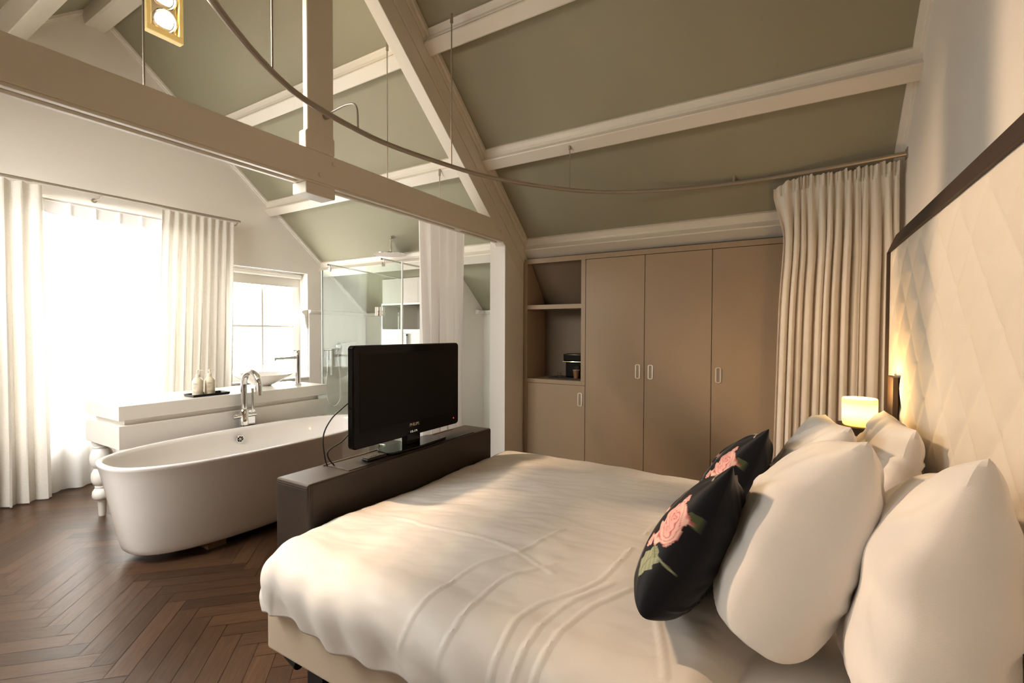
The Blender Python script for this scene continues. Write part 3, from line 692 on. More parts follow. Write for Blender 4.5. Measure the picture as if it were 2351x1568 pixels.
# ------------------------------------------------------------------ shower
GY = 3.268
sg = thing('shower_screen', (-3.75, GY, 0), 'clear frameless shower glass screen behind the end of the washstand', 'shower screen')
obj('fixed_pane', MB().box(-4.337, GY, .012, -3.478, GY+.010, 2.158), M['sglass'], sg)
obj('door_pane', MB().box(-3.468, GY, .012, -3.182, GY+.010, 2.158), M['sglass'], sg)
M['edge'] = pbr('glass_edge_white', (.86,.9,.88), .2)
obj('edge_profile', MB().box(-4.347, GY-.004, .0, -4.337, GY+.014, 2.158), M['edge'], sg)
obj('edge_profile', MB().box(-3.182, GY-.002, 0, -3.172, GY+.012, 2.162), M['edge'], sg)
for z in (1.70, .35):
    obj('hinge', MB().box(-3.525, GY-.012, z-.045, -3.480, GY+.022, z+.045).box(-3.466, GY-.012, z-.045, -3.42, GY+.022, z+.045).tube([(-3.473,GY+.005,z-.045),(-3.473,GY+.005,z+.045)], .008, 10), M['chrome'], sg, bevel=.003)
for xa, xe in ((-4.215,-4.60),(-3.425,-3.655)):
    s_ = obj('support_bar', MB().tube([(xa,GY-.02,2.205),(xe,4.70,2.225)], .009, 12), M['chrome'], sg)
    obj('bar_clamp', MB().box(xa-.012, GY-.006, 2.135, xa+.012, GY+.016, 2.175).tube([(xa,GY+.005,2.17),(xa,GY+.005,2.205)], .007, 10), M['chrome'], s_)
# rain head
hx, hy, hz = -4.27, 4.20, 2.452
rh = thing('rain_shower_head', (hx,hy,hz), 'round chrome rain shower head hanging from the sloping ceiling', 'shower head')
obj('arm', MB().tube([(hx,hy,hz+.02),(hx,hy,roof(hy)-.012)], .012, 14).lathe([(.012,0),(.026,.008),(.026,.016),(.012,.02)], (hx,hy,roof(hy)-.05), 20), M['chrome'], rh)
obj('disc', MB().lathe([(0,.022),(.03,.02),(.19,.010),(.198,.004),(.196,-.003),(.185,-.004)], (hx,hy,hz), 48), M['chrome'], rh)
M['nozzle'] = pbr('pale_nozzle_plate', (.70,.62,.58), .5, noise_scale=160, noise_amt=.3)
obj('nozzle_plate', MB().lathe([(0,-.005),(.186,-.004)], (hx,hy,hz), 40), M['nozzle'], rh)
# hand shower on the window wall
hs = thing('hand_shower_set', (XL+.05, 4.47, 1.0), 'chrome thermostatic hand shower with hanging white hose behind the glass', 'hand shower')
obj('mixer_bar', MB().tube([(XL+.075,4.53,.86),(XL+.075,4.53,1.22)], .02, 16).tube([(XL+.075,4.47,.90),(XL+.075,4.47,1.22)], .009, 10).tube([(XL+.03,4.44,1.235),(XL+.075,4.55,1.235)], .012, 10), M['chrome'], hs)
obj('wall_mount', MB().box(XL+.022, 4.50, 1.02, XL+.06, 4.56, 1.08), M['chrome'], hs)
obj('hose', MB().tube(catmull([(XL+.075,4.47,.90),(XL+.08,4.44,.68),(XL+.09,4.48,.47),(XL+.09,4.58,.40),(XL+.09,4.68,.50),(XL+.08,4.69,.80),(XL+.07,4.66,1.10)], 6), .009, 8), M['trim'], hs)
obj('handset', MB().tube([(XL+.07,4.66,1.10),(XL+.075,4.655,1.2),(XL+.10,4.65,1.26)], [.011,.012,.014], 12).lathe([(0,0),(.035,.0),(.04,.01),(.02,.03),(0,.03)], (XL+.10,4.65,1.275), 20, axis=(-1,0,.4)), M['chrome'], hs)
tw = thing('bath_towel', (XL+.06, 4.85, 1.0), 'white towel folded over a rail on the shower wall', 'towel')
def towelf(u, w): 
    return V((XL+.075 + .012*sin(9*u)*w, 4.72+.26*u, 1.31-.36*w - .01*sin(5*u)*w))
obj('towel_cloth', MB().grid(towelf, 20, 16), M['towel'], tw, solid=.022)
obj('towel_rail', MB().tube([(XL+.022,4.70,1.325),(XL+.075,4.70,1.325),(XL+.075,5.0,1.325),(XL+.022,5.0,1.325)], .009, 10), M['chrome'], tw)
# grey cupboards with a niche at the back of the shower room
sc_ = thing('bathroom_cupboard', (-4.3, 4.72, 0), 'pale grey wall cupboards over an open niche behind the shower glass', 'cupboard')
CY = 4.705
rz = roof(CY+.02)-.006
for i, (a, b) in enumerate(((-4.945,-4.549),(-4.549,-4.282),(-4.282,-3.93),(-3.93,-3.705))):
    obj('door', MB().box(a+.0015, CY, 1.895, b-.0015, CY+.02, rz), M['cab'], sc_)
obj('niche_frame', MB().box(-4.955, CY-.006, 1.868, -3.703, CY+.02, 1.893).box(-4.955, CY-.004, 1.515, -3.703, CY+.02, 1.535).box(-4.965, CY, 0, -4.945, CY+.3, 1.868), M['trim'], sc_)
obj('niche_back', MB().box(-4.945, CY+.32, 1.52, -3.703, CY+.33, 1.87), M['cab'], sc_)
obj('niche_divider', MB().box(-4.60, CY, 1.535, -4.585, CY+.32, 1.868), M['trim'], sc_)
obj('lower_panel', MB().box(-4.945, CY, 0, -3.703, CY+.02, 1.515), M['trim'], sc_)
tapm = thing('shower_mixer', (-4.48, CY, 1.3), 'slim angular chrome shower mixer on the white panel behind the television', 'mixer')
obj('mixer_column', MB().box(-4.487, CY-.035, 1.18, -4.462, CY-.010, 1.468), M['chrome'], tapm, bevel=.002)
obj('mixer_arm', MB().box(-4.545, CY-.04, 1.445, -4.462, CY-.008, 1.478), M['chrome'], tapm, bevel=.002)
obj('mixer_plate', MB().box(-4.495, CY-.012, 1.22, -4.454, CY-.0005, 1.30), M['chrome'], tapm, bevel=.002)

# ------------------------------------------------------------------ television bench
bn = thing('television_bench', (-2.0, 2.09, 0), 'dark brown leather covered bench at the foot of the bed holding the television', 'bench')
NX0, NX1, NY0, NY1, NZ = -2.122, -1.880, 1.335, 2.842, .80
obj('bench_body', MB().box(NX0, NY0, 0, NX1, NY1, NZ), M['leather'], bn, bevel=.012, seg=3)
st = MB()
for e in (.016, .026):
    st.tube([(NX1+.0005,NY0+e,.01),(NX1+.0005,NY0+e,NZ-.014)], .0012, 5); st.tube([(NX0+.01,NY0-.0002,NZ-e),(NX1-.008,NY0-.0002,NZ-e)], .0012, 5)
obj('seam_stitching', st, M['leather'], bn)
obj('lid', MB().box(NX0+.045, 1.585, NZ-.004, NX1-.022, 2.655, NZ+.0035), M['leather'], bn, bevel=.002, label='flush lid panel let into the bench top')
obj('lid_gap', MB().box(NX0+.030, 1.575, NZ-.002, NX0+.043, 2.665, NZ+.0012).box(NX1-.021, 1.66, NZ-.002, NX1-.017, 2.655, NZ+.0012), M['dark'], bn)
obj('lid_edge_rail', MB().tube([(NX0+.026,1.58,NZ+.003),(NX0+.026,2.66,NZ+.003)], .004, 8), M['steel'], bn)
# television
TX = -1.995
tv = thing('television', (TX, 2.135, NZ), 'flat black television on a glossy stand on the dark leather bench', 'television')
def rrect(y0, y1, z0, z1, r, n=6):
    out = []
    for cy, cz, a0 in ((y1-r,z0+r,-pi/2),(y1-r,z1-r,0),(y0+r,z1-r,pi/2),(y0+r,z0+r,pi)):
        for i in range(n+1): a = a0 + pi/2*i/n; out.append((cy+r*cos(a), cz+r*sin(a)))
    return out
TY0, TY1, TZ0, TZ1 = 1.684, 2.592, .868, 1.426
bez = MB().prism(rrect(TY0,TY1,TZ0,TZ1,.022), 'x', TX-.035, TX+.002)
bez.prism(rrect(TY0+.004,TY1-.004,TZ0+.004,TZ1-.004,.020), 'x', TX+.002, TX+.008)
obj('bezel', bez, M['black'], tv, bevel=.003)
obj('back_shell', MB().prism(rrect(TY0+.06,TY1-.06,TZ0+.05,TZ1-.05,.04), 'x', TX-.085, TX-.034), M['blackm'], tv, bevel=.012)
obj('screen', MB().box(TX+.0075, TY0+.048, TZ0+.088, TX+.0088, TY1-.048, TZ1-.048), M['screen'], tv)
obj('screen_rim', MB().box(TX+.0078, TY0+.044, TZ0+.084, TX+.0094, TY1-.044, TZ0+.088).box(TX+.0078, TY0+.044, TZ1-.048, TX+.0094, TY1-.044, TZ1-.044).box(TX+.0078, TY0+.044, TZ0+.088, TX+.0094, TY0+.048, TZ1-.048).box(TX+.0078, TY1-.048, TZ0+.088, TX+.0094, TY1-.044, TZ1-.048), M['black'], tv)
obj('neck', MB().box(TX-.035, 2.082, NZ+.018, TX+.012, 2.200, TZ0+.02), M['black'], tv, bevel=.006)
def basep(o=0): return [(TX-.085,1.93),(TX-.085,2.36),(TX-.04,2.385),(TX+.055,2.40),(TX+.075,2.37),(TX+.09,2.14),(TX+.075,1.92),(TX+.05,1.88),(TX-.04,1.90)]
obj('stand_base', MB().prism(basep(), 'z', NZ+.006, NZ+.019), M['black'], tv, bevel=.005)
obj('standby_light', MB().lathe([(0,.0005),(.004,.0005),(.004,0)], (TX+.0085, 2.535, TZ0+.045), 12, axis=(1,0,0)), M['led'], tv)
def text(body, size, loc, mat, parent, name, extrude=.0006):
    c = bpy.data.curves.new('txt', 'FONT'); c.body = body; c.size = size; c.extrude = extrude; c.align_x = 'CENTER'; c.offset = .0004
    t = bpy.data.objects.new('txt', c); COL.objects.link(t)
    dg = bpy.context.evaluated_depsgraph_get(); me = bpy.data.meshes.new_from_object(t.evaluated_get(dg))
    bpy.data.objects.remove(t)
    R_ = Matrix(((0,0,1),(1,0,0),(0,1,0))).to_4x4()      # text x -> +y, y -> +z, faces +x
    me.transform(Matrix.Translation(V(loc) - V(parent['_w'])) @ R_)
    me.materials.clear(); me.materials.append(mat)
    o = bpy.data.objects.new(name, me); COL.objects.link(o); o.parent = parent; return o
text('PHILIPS', .026, (TX+.0086, 2.150, TZ0+.058), M['logo'], tv, 'brand_lettering')
text('15:12', .030, (TX+.0086, 2.143, TZ0+.010), M['digit'], tv, 'clock_digits')
# remote control beside the stand
rc = thing('remote_control', (-1.93, 1.80, NZ+.004), 'black remote control with grey keys lying in front of the television stand', 'remote control')
ry0, ry1, rx0, rx1 = 1.735, 1.872, -1.985, -1.935
ob = MB().box(rx0, ry0, NZ+.0042, rx1, ry1, NZ+.020)
obj('case', ob, M['blackm'], rc, bevel=.006)
kb = MB(); 
for i in range(9):
    for j in range(3): kb.box(rx0+.008+j*.0125, ry0+.010+i*.0135, NZ+.0195, rx0+.0165+j*.0125, ry0+.018+i*.0135, NZ+.0222)
o_ = obj('key', kb, M['steel'], rc)
# cables
tc_ = thing('television_cable', (-2.07, 1.62, NZ), 'two thin black cables looping from the bench top to the television', 'cable')
obj('aerial_lead', MB().tube(catmull([(-2.055,1.575,NZ+.004),(-2.062,1.565,NZ+.05),(-2.07,1.562,NZ+.16),(-2.06,1.60,NZ+.24),(-2.05,1.66,NZ+.29),(-2.083,1.735,NZ+.31)], 6), .0035, 8), M['blackm'], tc_)
obj('power_lead', MB().tube(catmull([(-2.04,1.605,NZ+.004),(-2.052,1.585,NZ+.035),(-2.058,1.578,NZ+.07),(-2.055,1.60,NZ+.092),(-2.05,1.66,NZ+.115),(-2.086,1.735,NZ+.135)], 6), .0035, 8), M['blackm'], tc_)

# ------------------------------------------------------------------ bed
HX = .45
BY0, BY1, BX0 = 1.125, 2.925, -1.858
bd = thing('bed', (-.7, 2.02, 0), 'wide double bed with a beige upholstered base in the foreground', 'bed')
obj('box_base', MB().box(BX0, BY0, .185, HX-.03, 2.022, .375), M['bedbox'], bd, bevel=.014, seg=3)
obj('box_base', MB().box(BX0, 2.028, .185, HX-.03, BY1, .375), M['bedbox'], bd, bevel=.014, seg=3)
obj('mattress', MB().box(BX0+.05, BY0+.03, .376, HX-.035, BY1-.03, .560), M['sheet'], bd, bevel=.05, seg=4)
for x, y in ((-1.65,1.24),(.25,1.24),(-1.65,2.82),(.25,2.82)):
    obj('leg', MB().box(x-.05, y-.04, 0, x+.05, y+.04, .186), M['blackm'], bd, bevel=.004)
obj('castor_bracket', MB().tube([(-1.80,1.185,.150),(-1.70,1.165,.150)], .022, 14).box(-1.80,1.16,.15,-1.70,1.2,.186), M['blackm'], bd, bevel=.003)

# duvet
DX0, DX1 = BX0+.13, -.02
DY0, DY1 = BY0+.09, BY1-.06
def seg_d(p, a, b):
    ab = b-a; t = max(0, min(1, (p-a).dot(ab)/ab.dot(ab))); return (p-a-ab*t).length
CREASE = [  # ironed ridges on the cover (bed x, y)
    [(-1.05,.95),(-1.00,1.20),(-.97,1.36),(-.86,1.52),(-.80,1.75)], [(-.90,.93),(-.86,1.15),(-.84,1.35),(-.72,1.50)],
    [(-.72,.90),(-.70,1.10),(-.68,1.28),(-.56,1.44),(-.52,1.62),(-.50,2.0)], [(-.66,.90),(-.63,1.15),(-.60,1.32),(-.50,1.48)], [(-.60,.90),(-.57,1.15),(-.53,1.34),(-.44,1.48)],
    [(-.22,1.05),(-.30,1.30),(-.36,1.45)], [(-.42,1.50),(-.42,1.70),(-.36,1.90),(-.33,2.1)],
    [(-1.60,1.55),(-1.30,1.52),(-1.0,1.53),(-.62,1.43),(-.3,1.33)], [(-.9,2.55),(-.82,2.7),(-.80,2.85)], [(-1.05,2.52),(-1.02,2.66)], [(-.72,2.5),(-.70,2.62),(-.66,2.75)]]
CREASE = [catmull([(a, b, 0) for a, b in c], 6) for c in CREASE]
def duvet():
    r = .13; ext_f, ext_n, ext_s = .30, .315, .31
    x0, x1, y0, y1 = DX0-ext_f, DX1+.34, DY0-ext_n, DY1+ext_s
    nx, ny = 300, 310
    def fn(u, w):
        X = x0+(x1-x0)*u; Y = y0+(y1-y0)*w
        dx = min(0, X-DX0); dy = (Y-DY0) if Y < DY0 else max(0, Y-DY1); s = min(.318, (dx**4+dy**4)**.25); se = sqrt(dx*dx+dy*dy)
        bx_, by_ = max(X, DX0), min(max(Y, DY0), DY1)
        # top surface
        n1 = noise.noise(V((X*1.6, Y*1.6, 0))); n2 = noise.noise(V((X*5, Y*5, 3)))
        ed = min(1, max(0, min(bx_-DX0, by_-DY0, DY1-by_)/.45)); ed = ed*ed*(3-2*ed)
        z = .632 + .046*ed + .016*n1 + .0035*n2
        st_ = noise.fractal(V((X*2.2+Y*4.5, Y*9-X*3, 7)), 1.0, 2.0, 3); z += .0058*st_ + .0032*noise.noise(V((X*7+Y*16, Y*24-X*8, 9)))*max(0,noise.noise(V((X*1.7,Y*1.7,31)))+.25)
        # a gentle sag across the middle of the bed
        z -= .010*exp(-((Y-2.03)/.22)**2)
        if s > 0:
            a = s/r; kx, ky = dx/se, dy/se
            if a < pi/2: hor, drop = r*sin(a), r*(1-cos(a))
            else: hor, drop = r, r + (s-r*pi/2)
            per = X*11 + Y*11 + 1.5*n1
            fold = (.012*sin(per) + .010*sin(X*31+Y*27+4*n1) + .016*noise.noise(V((X*6, Y*6, 11))))*min(1, max(0,(s-.05)/.22))
            hor += fold + .022*sin(min(1, s/.34)*pi)
            drop *= 1 + .05*noise.noise(V((X*2.5, Y*2.5, 21)))
            if dy > 0: drop *= 1.0
            q = V((bx_+kx*hor, by_+ky*hor, z-drop))
            if q.x < NX1+.03 and q.y > NY0-.03: q.x = max(q.x, NX1+.026+.004*n2)
        else: q = V((X, Y, z))
        p2 = V((X, Y, 0)); 
        for c in CREASE:
            if abs(X-c[0].x) < .9 and min(abs(t.y-Y) for t in c[::6]) < .12:
                dd = min(seg_d(p2, c[i], c[i+1]) for i in range(len(c)-1))
                if dd < .009: q.z += .0034*(1-(dd/.009)**2); q.y -= .0015*(1-(dd/.009)**2)
        # sunk under the pillows
        if X > -.22: t_ = min(1, (X+.22)/.2); q.z -= .10*t_*t_*(3-2*t_)*max(0, 1-s/.1)
        if s < .07: q.z = max(q.z, .584)
        return q
    return MB().grid(fn, nx, ny)
tag(obj('duvet', duvet(), M['duvet'], solid=.022), 'thick white cotton duvet spread over the whole bed', 'duvet')

# ------------------------------------------------------------------ headboard
hb = thing('headboard', (HX+.09, 1.9, 0), 'tall cream diamond-quilted headboard with a dark frame on the right wall', 'headboard')
HY0, HY1, HZ0, HZ1 = -.2, 3.36, .10, 1.956
def quilt():
    ny, nz = 330, 175; PY, PZ = .272, .277
    def fn(u, w):
        y = HY0 + (HY1-.012-HY0)*u; z = HZ0+(HZ1-HZ0)*w
        a = ((y-2.085)/PY + (z-1.646)/PZ); b = ((y-2.085)/PY - (z-1.646)/PZ)
        fa, fb_ = abs(a-round(a)), abs(b-round(b))
        t = min(fa, fb_)*2; bul = (1-(1-min(1, t))**3)*min(1, (HY1-.012-y)/.10)*min(1, (HZ1-z)/.08)
        dn = sqrt(fa*fa+fb_*fb_); dip = .006*exp(-(dn/.06)**2)
        return V((HX+.012 - .012*bul + dip, y, z))
    return MB().grid(fn, ny, nz)
obj('quilted_panel', quilt(), M['head'], hb)
obj('backing', MB().box(HX+.03, HY0, .0, XR-.002, HY1-.004, HZ1+.01), M['dframe'], hb)
obj('top_frame', MB().prism([(HX-.003,HZ1-.002),(HX+.036,HZ1+.098),(XR-.002,HZ1+.098),(XR-.002,HZ1-.002)], 'y', HY0, HY1), M['dframe'], hb, bevel=.005)
obj('side_frame', MB().box(HX-.004, HY1-.014, .0, XR-.002, HY1+.004, HZ1), M['dframe'], hb, bevel=.003)
# bedside bracket with shelf
bk = thing('bedside_bracket', (HX, 3.0, 1.0), 'dark wooden bedside bracket shelf fixed on the far end of the headboard', 'shelf')
obj('back_plate', MB().box(HX-.024, 2.955, .93, HX-.002, 3.105, 1.282), M['dframe'], bk, bevel=.003)
obj('shelf_board', MB().box(HX-.235, 2.905, .983, HX-.022, 3.115, 1.022), M['dframe'], bk, bevel=.003)
lp = thing('bedside_lamp', (.300, 3.005, 1.022), 'glowing round alabaster lamp standing on the bedside bracket shelf', 'lamp')
M['lampglow'] = pbr('glowing_alabaster', (.95,.80,.50), .4)
nt = M['lampglow'].node_tree; bs_ = nt.nodes['Principled BSDF']
tcn = nt.nodes.new('ShaderNodeTexCoord'); sx = nt.nodes.new('ShaderNodeSeparateXYZ'); nt.links.new(tcn.outputs['Generated'], sx.inputs[0])
rmp = nt.nodes.new('ShaderNodeValToRGB'); e = rmp.color_ramp.elements
e[0].position = 0; e[0].color = (1,.46,.08,1); e[1].position = 1; e[1].color = (.62,.42,.20,1)
for p, c in ((.2,(1,.66,.22,1)),(.45,(1,.82,.50,1)),(.72,(1,.74,.36,1)),(.86,(.85,.52,.18,1))): x_ = e.new(p); x_.color = c
nt.links.new(sx.outputs['Z'], rmp.inputs[0]); nt.links.new(rmp.outputs[0], bs_.inputs['Emission Color']); bs_.inputs['Emission Strength'].default_value = 1.15
obj('lamp_shade', MB().lathe([(.066,0),(.072,.006),(.076,.03),(.077,.115),(.0765,.138),(.073,.142),(.069,.138),(.068,.02),(0,.015)], (.300,3.005,1.0225), 40), M['lampglow'], lp)

# ------------------------------------------------------------------ pillows
def pillow_mesh(w, h, t, seed, n=64, pinch=.07, wr=.0072, fat=.46, flap=True, rnd_lo=.07, rnd_hi=.02):
    """soft pillow: local x = width, y = height, z = thickness; two skins sewn at the edge"""
    rl = random.Random(seed*13+5); LN = []
    for q_ in range(9):
        c_ = (rl.choice((-1,1))*rl.uniform(.75,1), rl.uniform(-.95,.95)) if q_ % 2 else (rl.uniform(-.9,.9), rl.choice((-1,1))*.95)
        LN.append((V((*c_,0)), V((c_[0]*.2+rl.uniform(-.4,.4), c_[1]*.2+rl.uniform(-.4,.4), 0)), rl.uniform(.6,1.2), rl.choice((-1,1))))
    def surf(sgn):
        def fn(a, b):
            u, v = 2*a-1, 2*b-1
            u, v = sin(u*pi/2)*.55+u*.45, sin(v*pi/2)*.55+v*.45
            x = w/2*u*(1-pinch*(1-v*v)*abs(u)**3); y = h/2*v*(1-pinch*(1-u*u)*abs(v)**3)
            ev = fat*(.5 if v < 0 else 1.2); eu = fat*.62
            k_ = max(0, 1-u*u)**eu*max(0, 1-v*v)**ev
            z = t/2*k_*(1-.13*v)
            rc_ = u**4*v**4; lo = rnd_lo if v < 0 else rnd_hi
            x *= 1-lo*rc_; y *= 1-lo*rc_
            rad = max(abs(u), abs(v))
            f = noise.noise(V((x*9+seed, y*9, sgn*2)))*wr*1.6 + noise.noise(V((x*4, y*4+seed, sgn*5)))*wr*3
            ed = noise.noise(V((atan2(v,u)*4.5+seed, rad*1.5, sgn)))*wr*4*max(0, rad-.45)*2*(1-rad**8)
            z += (f+ed)*min(1, k_*3)
            for pa, pb, am_, sg_ in LN:
                if sg_ == sgn or am_ > .9:
                    d_ = seg_d(V((u,v,0)), pa, pb)
                    if d_ < .12: z += wr*1.5*am_*exp(-(d_/.035)**2)*min(1, k_*3)
            if flap and sgn > 0 and abs(u-.62) < .02: z += .005*(1-abs(u-.62)/.02)*min(1, k_*3)
            return V((x, y, sgn*z))
        return fn
    mb = MB().grid(surf(1), n, n); mb.grid(surf(-1), n, n); return mb
def place(o, c, lean, yaw=0, roll=0):
    """stand a pillow on its long edge: its width runs along bed y, its face looks towards the foot (-x)"""
    # local x->-y world, y->up, z->-x world
    B = Matrix(((0,0,-1),(-1,0,0),(0,1,0)))
    R_ = Matrix.Rotation(yaw, 3, 'Z') @ Matrix.Rotation(lean, 3, 'Y') @ B @ Matrix.Rotation(roll, 3, 'Z')
    o.matrix_world = Matrix.Translation(c) @ R_.to_4x4()
def pillow(name, dims, seed, c, lean, yaw, roll, label, cat, group, mat, **kw):
    o = obj(name, pillow_mesh(*dims, seed, **kw), mat, label=label, cat=cat, group=group)
    place(o, c, lean, yaw, roll); return o
PG = 'white pillows at the head of the bed'
pillow('pillow', (.68,.58,.26), 1, (.276,1.44,.900), radians(10), radians(-6), radians(18), 'big white pillow leaning on the headboard nearest the camera', 'pillow', PG, M['sheet'])
pillow('pillow', (.64,.61,.33), 2, (.036,1.635,.908), radians(24), radians(-7), radians(14), 'big white pillow directly behind the nearer black floral cushion', 'pillow', PG, M['sheet'])
pillow('pillow', (.66,.54,.205), 3, (.322,2.42,.893), radians(10), radians(0), radians(2), 'white pillow leaning on the headboard below the bedside lamp', 'pillow', PG, M['sheet'])
pillow('pillow', (.66,.54,.24), 4, (.058,2.42,.885), radians(24), radians(2), radians(5), 'white pillow directly behind the farther black floral cushion', 'pillow', PG, M['sheet'])

# black velvet cushions with printed roses (vertex colours)
def cushion():
    S = .48; n = 200
    mb = pillow_mesh(S, S, .21, 6, n=n, pinch=.09, wr=.004, fat=.55, flap=False, rnd_lo=.02, rnd_hi=.0)
    o = obj('floral_cushion', mb, None)
    me = o.data; at = me.color_attributes.new('print', 'FLOAT_COLOR', 'POINT')
    def mix(a, b, t): t = max(0, min(1, t)); return tuple(x*(1-t)+y*t for x, y in zip(a, b))
    base = (.006,.006,.010)
    pink = (.78,.33,.32); pale = (.88,.70,.60); red = (.45,.03,.06); leaf = (.36,.38,.24); leafd = (.09,.11,.05); stem = (.38,.36,.31)
    def rose(c, u, v, cu, cv, R_, sd):
        dx, dy = u-cu, v-cv; a = atan2(dy, dx); d = sqrt(dx*dx+dy*dy)/R_
        edge = 1 + .10*sin(a*5+sd) + .06*sin(a*9+sd*2)
        if d < edge:
            q = d + .05*sin(a*3+d*9+sd) + .09*noise.noise(V((u*34, v*34, sd)))
            ring = abs(((d*3.4 + .30*sin(a*3+d*7+sd) + .22*sin(a*2-d*5) + .25*noise.noise(V((u*22, v*22, sd)))) % 1) - .5)*2
            k_ = mix(pale, pink, .25+.6*(1-q)); k_ = mix(k_, red, max(0, 1-ring*3.0)*.9)
            if d > edge*.93: k_ = mix(k_, red, .45)
            return k_
        return c
    def leaff(c, u, v, cu, cv, ang, L, W_, col):
        dx, dy = u-cu, v-cv; x = dx*cos(ang)+dy*sin(ang); y = -dx*sin(ang)+dy*cos(ang)
        t = x/L
        if 0 < t < 1:
            w_ = W_*(sin(pi*t**.75))*(1+.16*sin(t*24))
            if abs(y) < w_: return mix(col, leafd, .75 if abs(y) < .003 else (.35*abs(sin(t*16+y*90))))
        return c
    def strand(c, u, v, pts, wd, col):
        p = V((u, v, 0)); d = min(seg_d(p, V((*pts[i],0)), V((*pts[i+1],0))) for i in range(len(pts)-1))
        return mix(c, col, 1.4-d/wd*1.2) if d < wd else c
    for i, vt_ in enumerate(me.vertices):
        x, y, z = vt_.co; c = base
        if z >= -.001:
            u = .5 - (-x)/S; u = x/S+.5; v = y/S+.5      # u = 1 at the edge nearest the camera after placing
            u = 1-u
            if u < .5: u += z/S*.95
            v += z/S*.25*(1 if v < .5 else -1)
            c = strand(c, u, v, [(.42,.15),(.46,.4),(.44,.62),(.5,.8)], .012, stem)
            c = strand(c, u, v, [(.55,.1),(.60,.35),(.56,.6),(.6,.85),(.7,.92)], .012, stem)
            c = strand(c, u, v, [(.10,.86),(.2,.90),(.34,.87),(.48,.80)], .014, (.62,.52,.42))
            c = leaff(c, u, v, .20,.88, 2.2, .12,.03, (.62,.52,.42)); c = leaff(c, u, v, .30,.87, .9, .10,.02, (.58,.45,.38))
            c = leaff(c, u, v, .20,.40, -1.5, .22,.075, (.42,.44,.30)); c = leaff(c, u, v, .02,.60, .2, .10,.045, leafd); c = leaff(c, u, v, .26,.50, 1.9, .12,.035, leafd)
            c = strand(c, u, v, [(.02,.30),(.12,.335),(.22,.37)], .008, leaf)
            c = leaff(c, u, v, .16,.33, .75, .11,.03, leaf)
            c = rose(c, u, v, .215,.53, .125, 1.0)
            c = rose(c, u, v, .335,.41, .045, 3.0); c = rose(c, u, v, .215,.67, .030, 5.0)
            c = rose(c, u, v, .62,.45, .11, 7.0); c = rose(c, u, v, .70,.78, .07, 9.0); c = leaff(c, u, v, .62,.32, -1.2, .16,.05, leaf)
        at.data[i].color = (*c, 1)
    m, nt, b = new_mat('black_floral_velvet'); an = nt.nodes.new('ShaderNodeAttribute'); an.attribute_name = 'print'
    nt.links.new(an.outputs['Color'], b.inputs['Base Color']); b.inputs['Roughness'].default_value = .55; b.inputs['Sheen Weight'].default_value = .12; b.inputs['Specular IOR Level'].default_value = .3
    me.materials.append(m); return o
CG = 'black floral cushions on the bed'
c1 = cushion(); tag(c1, 'black velvet cushion printed with pink roses, the one nearer the camera', 'cushion', CG)
place(c1, (-.252,1.545,.862), radians(25), radians(-5), radians(20))
c2 = c1.copy(); COL.objects.link(c2); tag(c2, 'black velvet cushion printed with pink roses, the one nearer the wardrobe', 'cushion', CG)
place(c2, (-.215,2.38,.850), radians(30), radians(-4), radians(15))

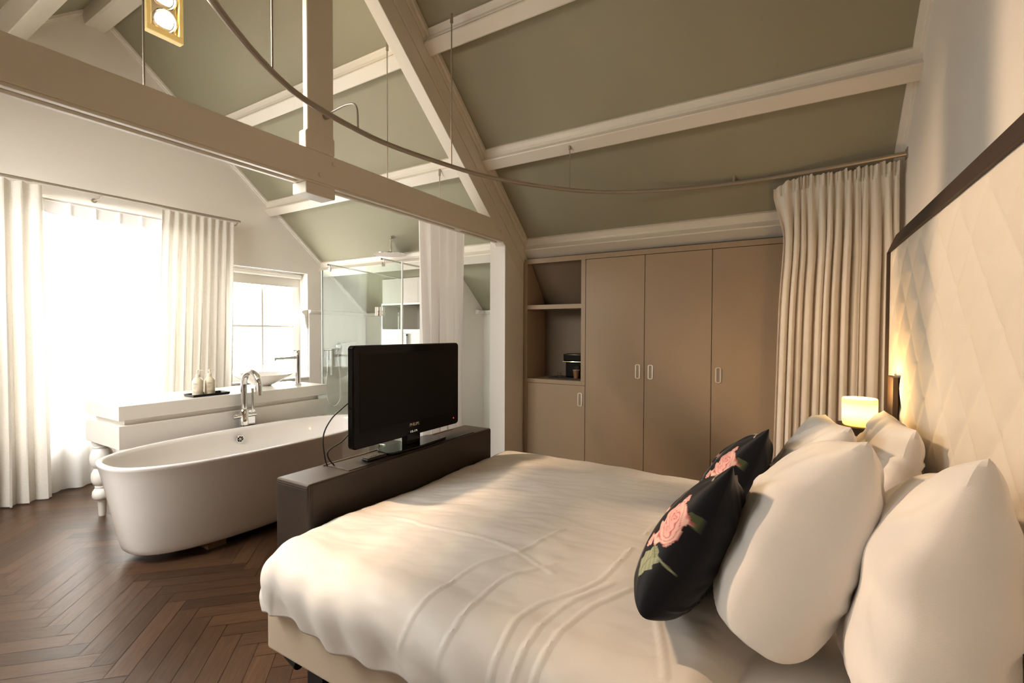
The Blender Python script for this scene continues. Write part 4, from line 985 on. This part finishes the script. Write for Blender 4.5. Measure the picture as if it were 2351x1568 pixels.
# ------------------------------------------------------------------ light
wld = bpy.data.worlds.new('sky'); sc.world = wld; wld.use_nodes = True
bg = wld.node_tree.nodes['Background']; bg.inputs[0].default_value = (1,.975,.95,1); bg.inputs[1].default_value = 13.5
def area(name, loc, size, rot, energy=0, col=(1,1,1), portal=False):
    l = bpy.data.lights.new(name, 'AREA'); l.shape = 'RECTANGLE'; l.size, l.size_y = size; l.energy = energy; l.color = col
    o = bpy.data.objects.new(name, l); COL.objects.link(o); o.location = loc; o.rotation_euler = rot
    if portal: l.cycles.is_portal = True
    return o
area('window_daylight', (XL-.33, (W1[0]+W1[1])/2, (W1[2]+W1[3])/2), (W1[3]-W1[2]+.2, W1[1]-W1[0]+.2), (0, -pi/2, 0), portal=True)
area('window_daylight', (XL-.33, (W2[0]+W2[1])/2, (W2[2]+W2[3])/2), (W2[3]-W2[2]+.2, W2[1]-W2[0]+.2), (0, -pi/2, 0), portal=True)
area('added_eaves_window_portal', (xm_, YF-.14, (FW[2]+FW[3])/2), (FW[1]-FW[0], FW[3]-FW[2]), (pi/2, 0, 0), portal=True)  # sampling portal of the added eaves window
for xa, xb_ in SKY:
    ym = (SY0+SY1)/2
    area('added_roof_window_portal', ((xa+xb_)/2, ym, roof(ym)+.13), (xb_-xa+.05, (SY1-SY0)*NX+.05), (math.atan(SL), 0, 0), portal=True)  # sampling portal of the added roof window
def spot(name, loc, target, energy, col, ang=60, blend=.4, rad=.05):
    l = bpy.data.lights.new(name, 'SPOT'); l.energy = energy; l.color = col; l.spot_size = radians(ang); l.spot_blend = blend; l.shadow_soft_size = rad
    o = bpy.data.objects.new(name, l); COL.objects.link(o); o.location = loc
    o.rotation_euler = (V(target)-V(loc)).to_track_quat('-Z', 'Y').to_euler(); return o
WARM = (1,.71,.47)
for i, z in enumerate(lampz):
    spot('spotlight_beam', (XS+.02, 1.55, z), ((-.2,2.1,.7), (-.9,2.2,.6), (.3,1.6,.9))[i], 135, WARM, 70, .5, .045)
pl = bpy.data.lights.new('bedside_glow', 'POINT'); pl.energy = 5; pl.color = (1,.62,.25); pl.shadow_soft_size = .04
po = bpy.data.objects.new('bedside_glow', pl); COL.objects.link(po); po.location = (.30,3.005,1.22)

# ------------------------------------------------------------------ render look
cy = sc.cycles
cy.use_denoising = True
try: cy.denoiser = 'OPENIMAGEDENOISE'
except Exception: pass
cy.max_bounces = 10; cy.diffuse_bounces = 6; cy.glossy_bounces = 5; cy.transmission_bounces = 8; cy.transparent_max_bounces = 16
cy.caustics_reflective = False; cy.caustics_refractive = False; cy.sample_clamp_indirect = 6
sc.view_settings.view_transform = 'Standard'; sc.view_settings.look = 'None'; sc.view_settings.exposure = .46; sc.view_settings.gamma = .87
for o in sc.objects:
    if '_w' in o: del o['_w']
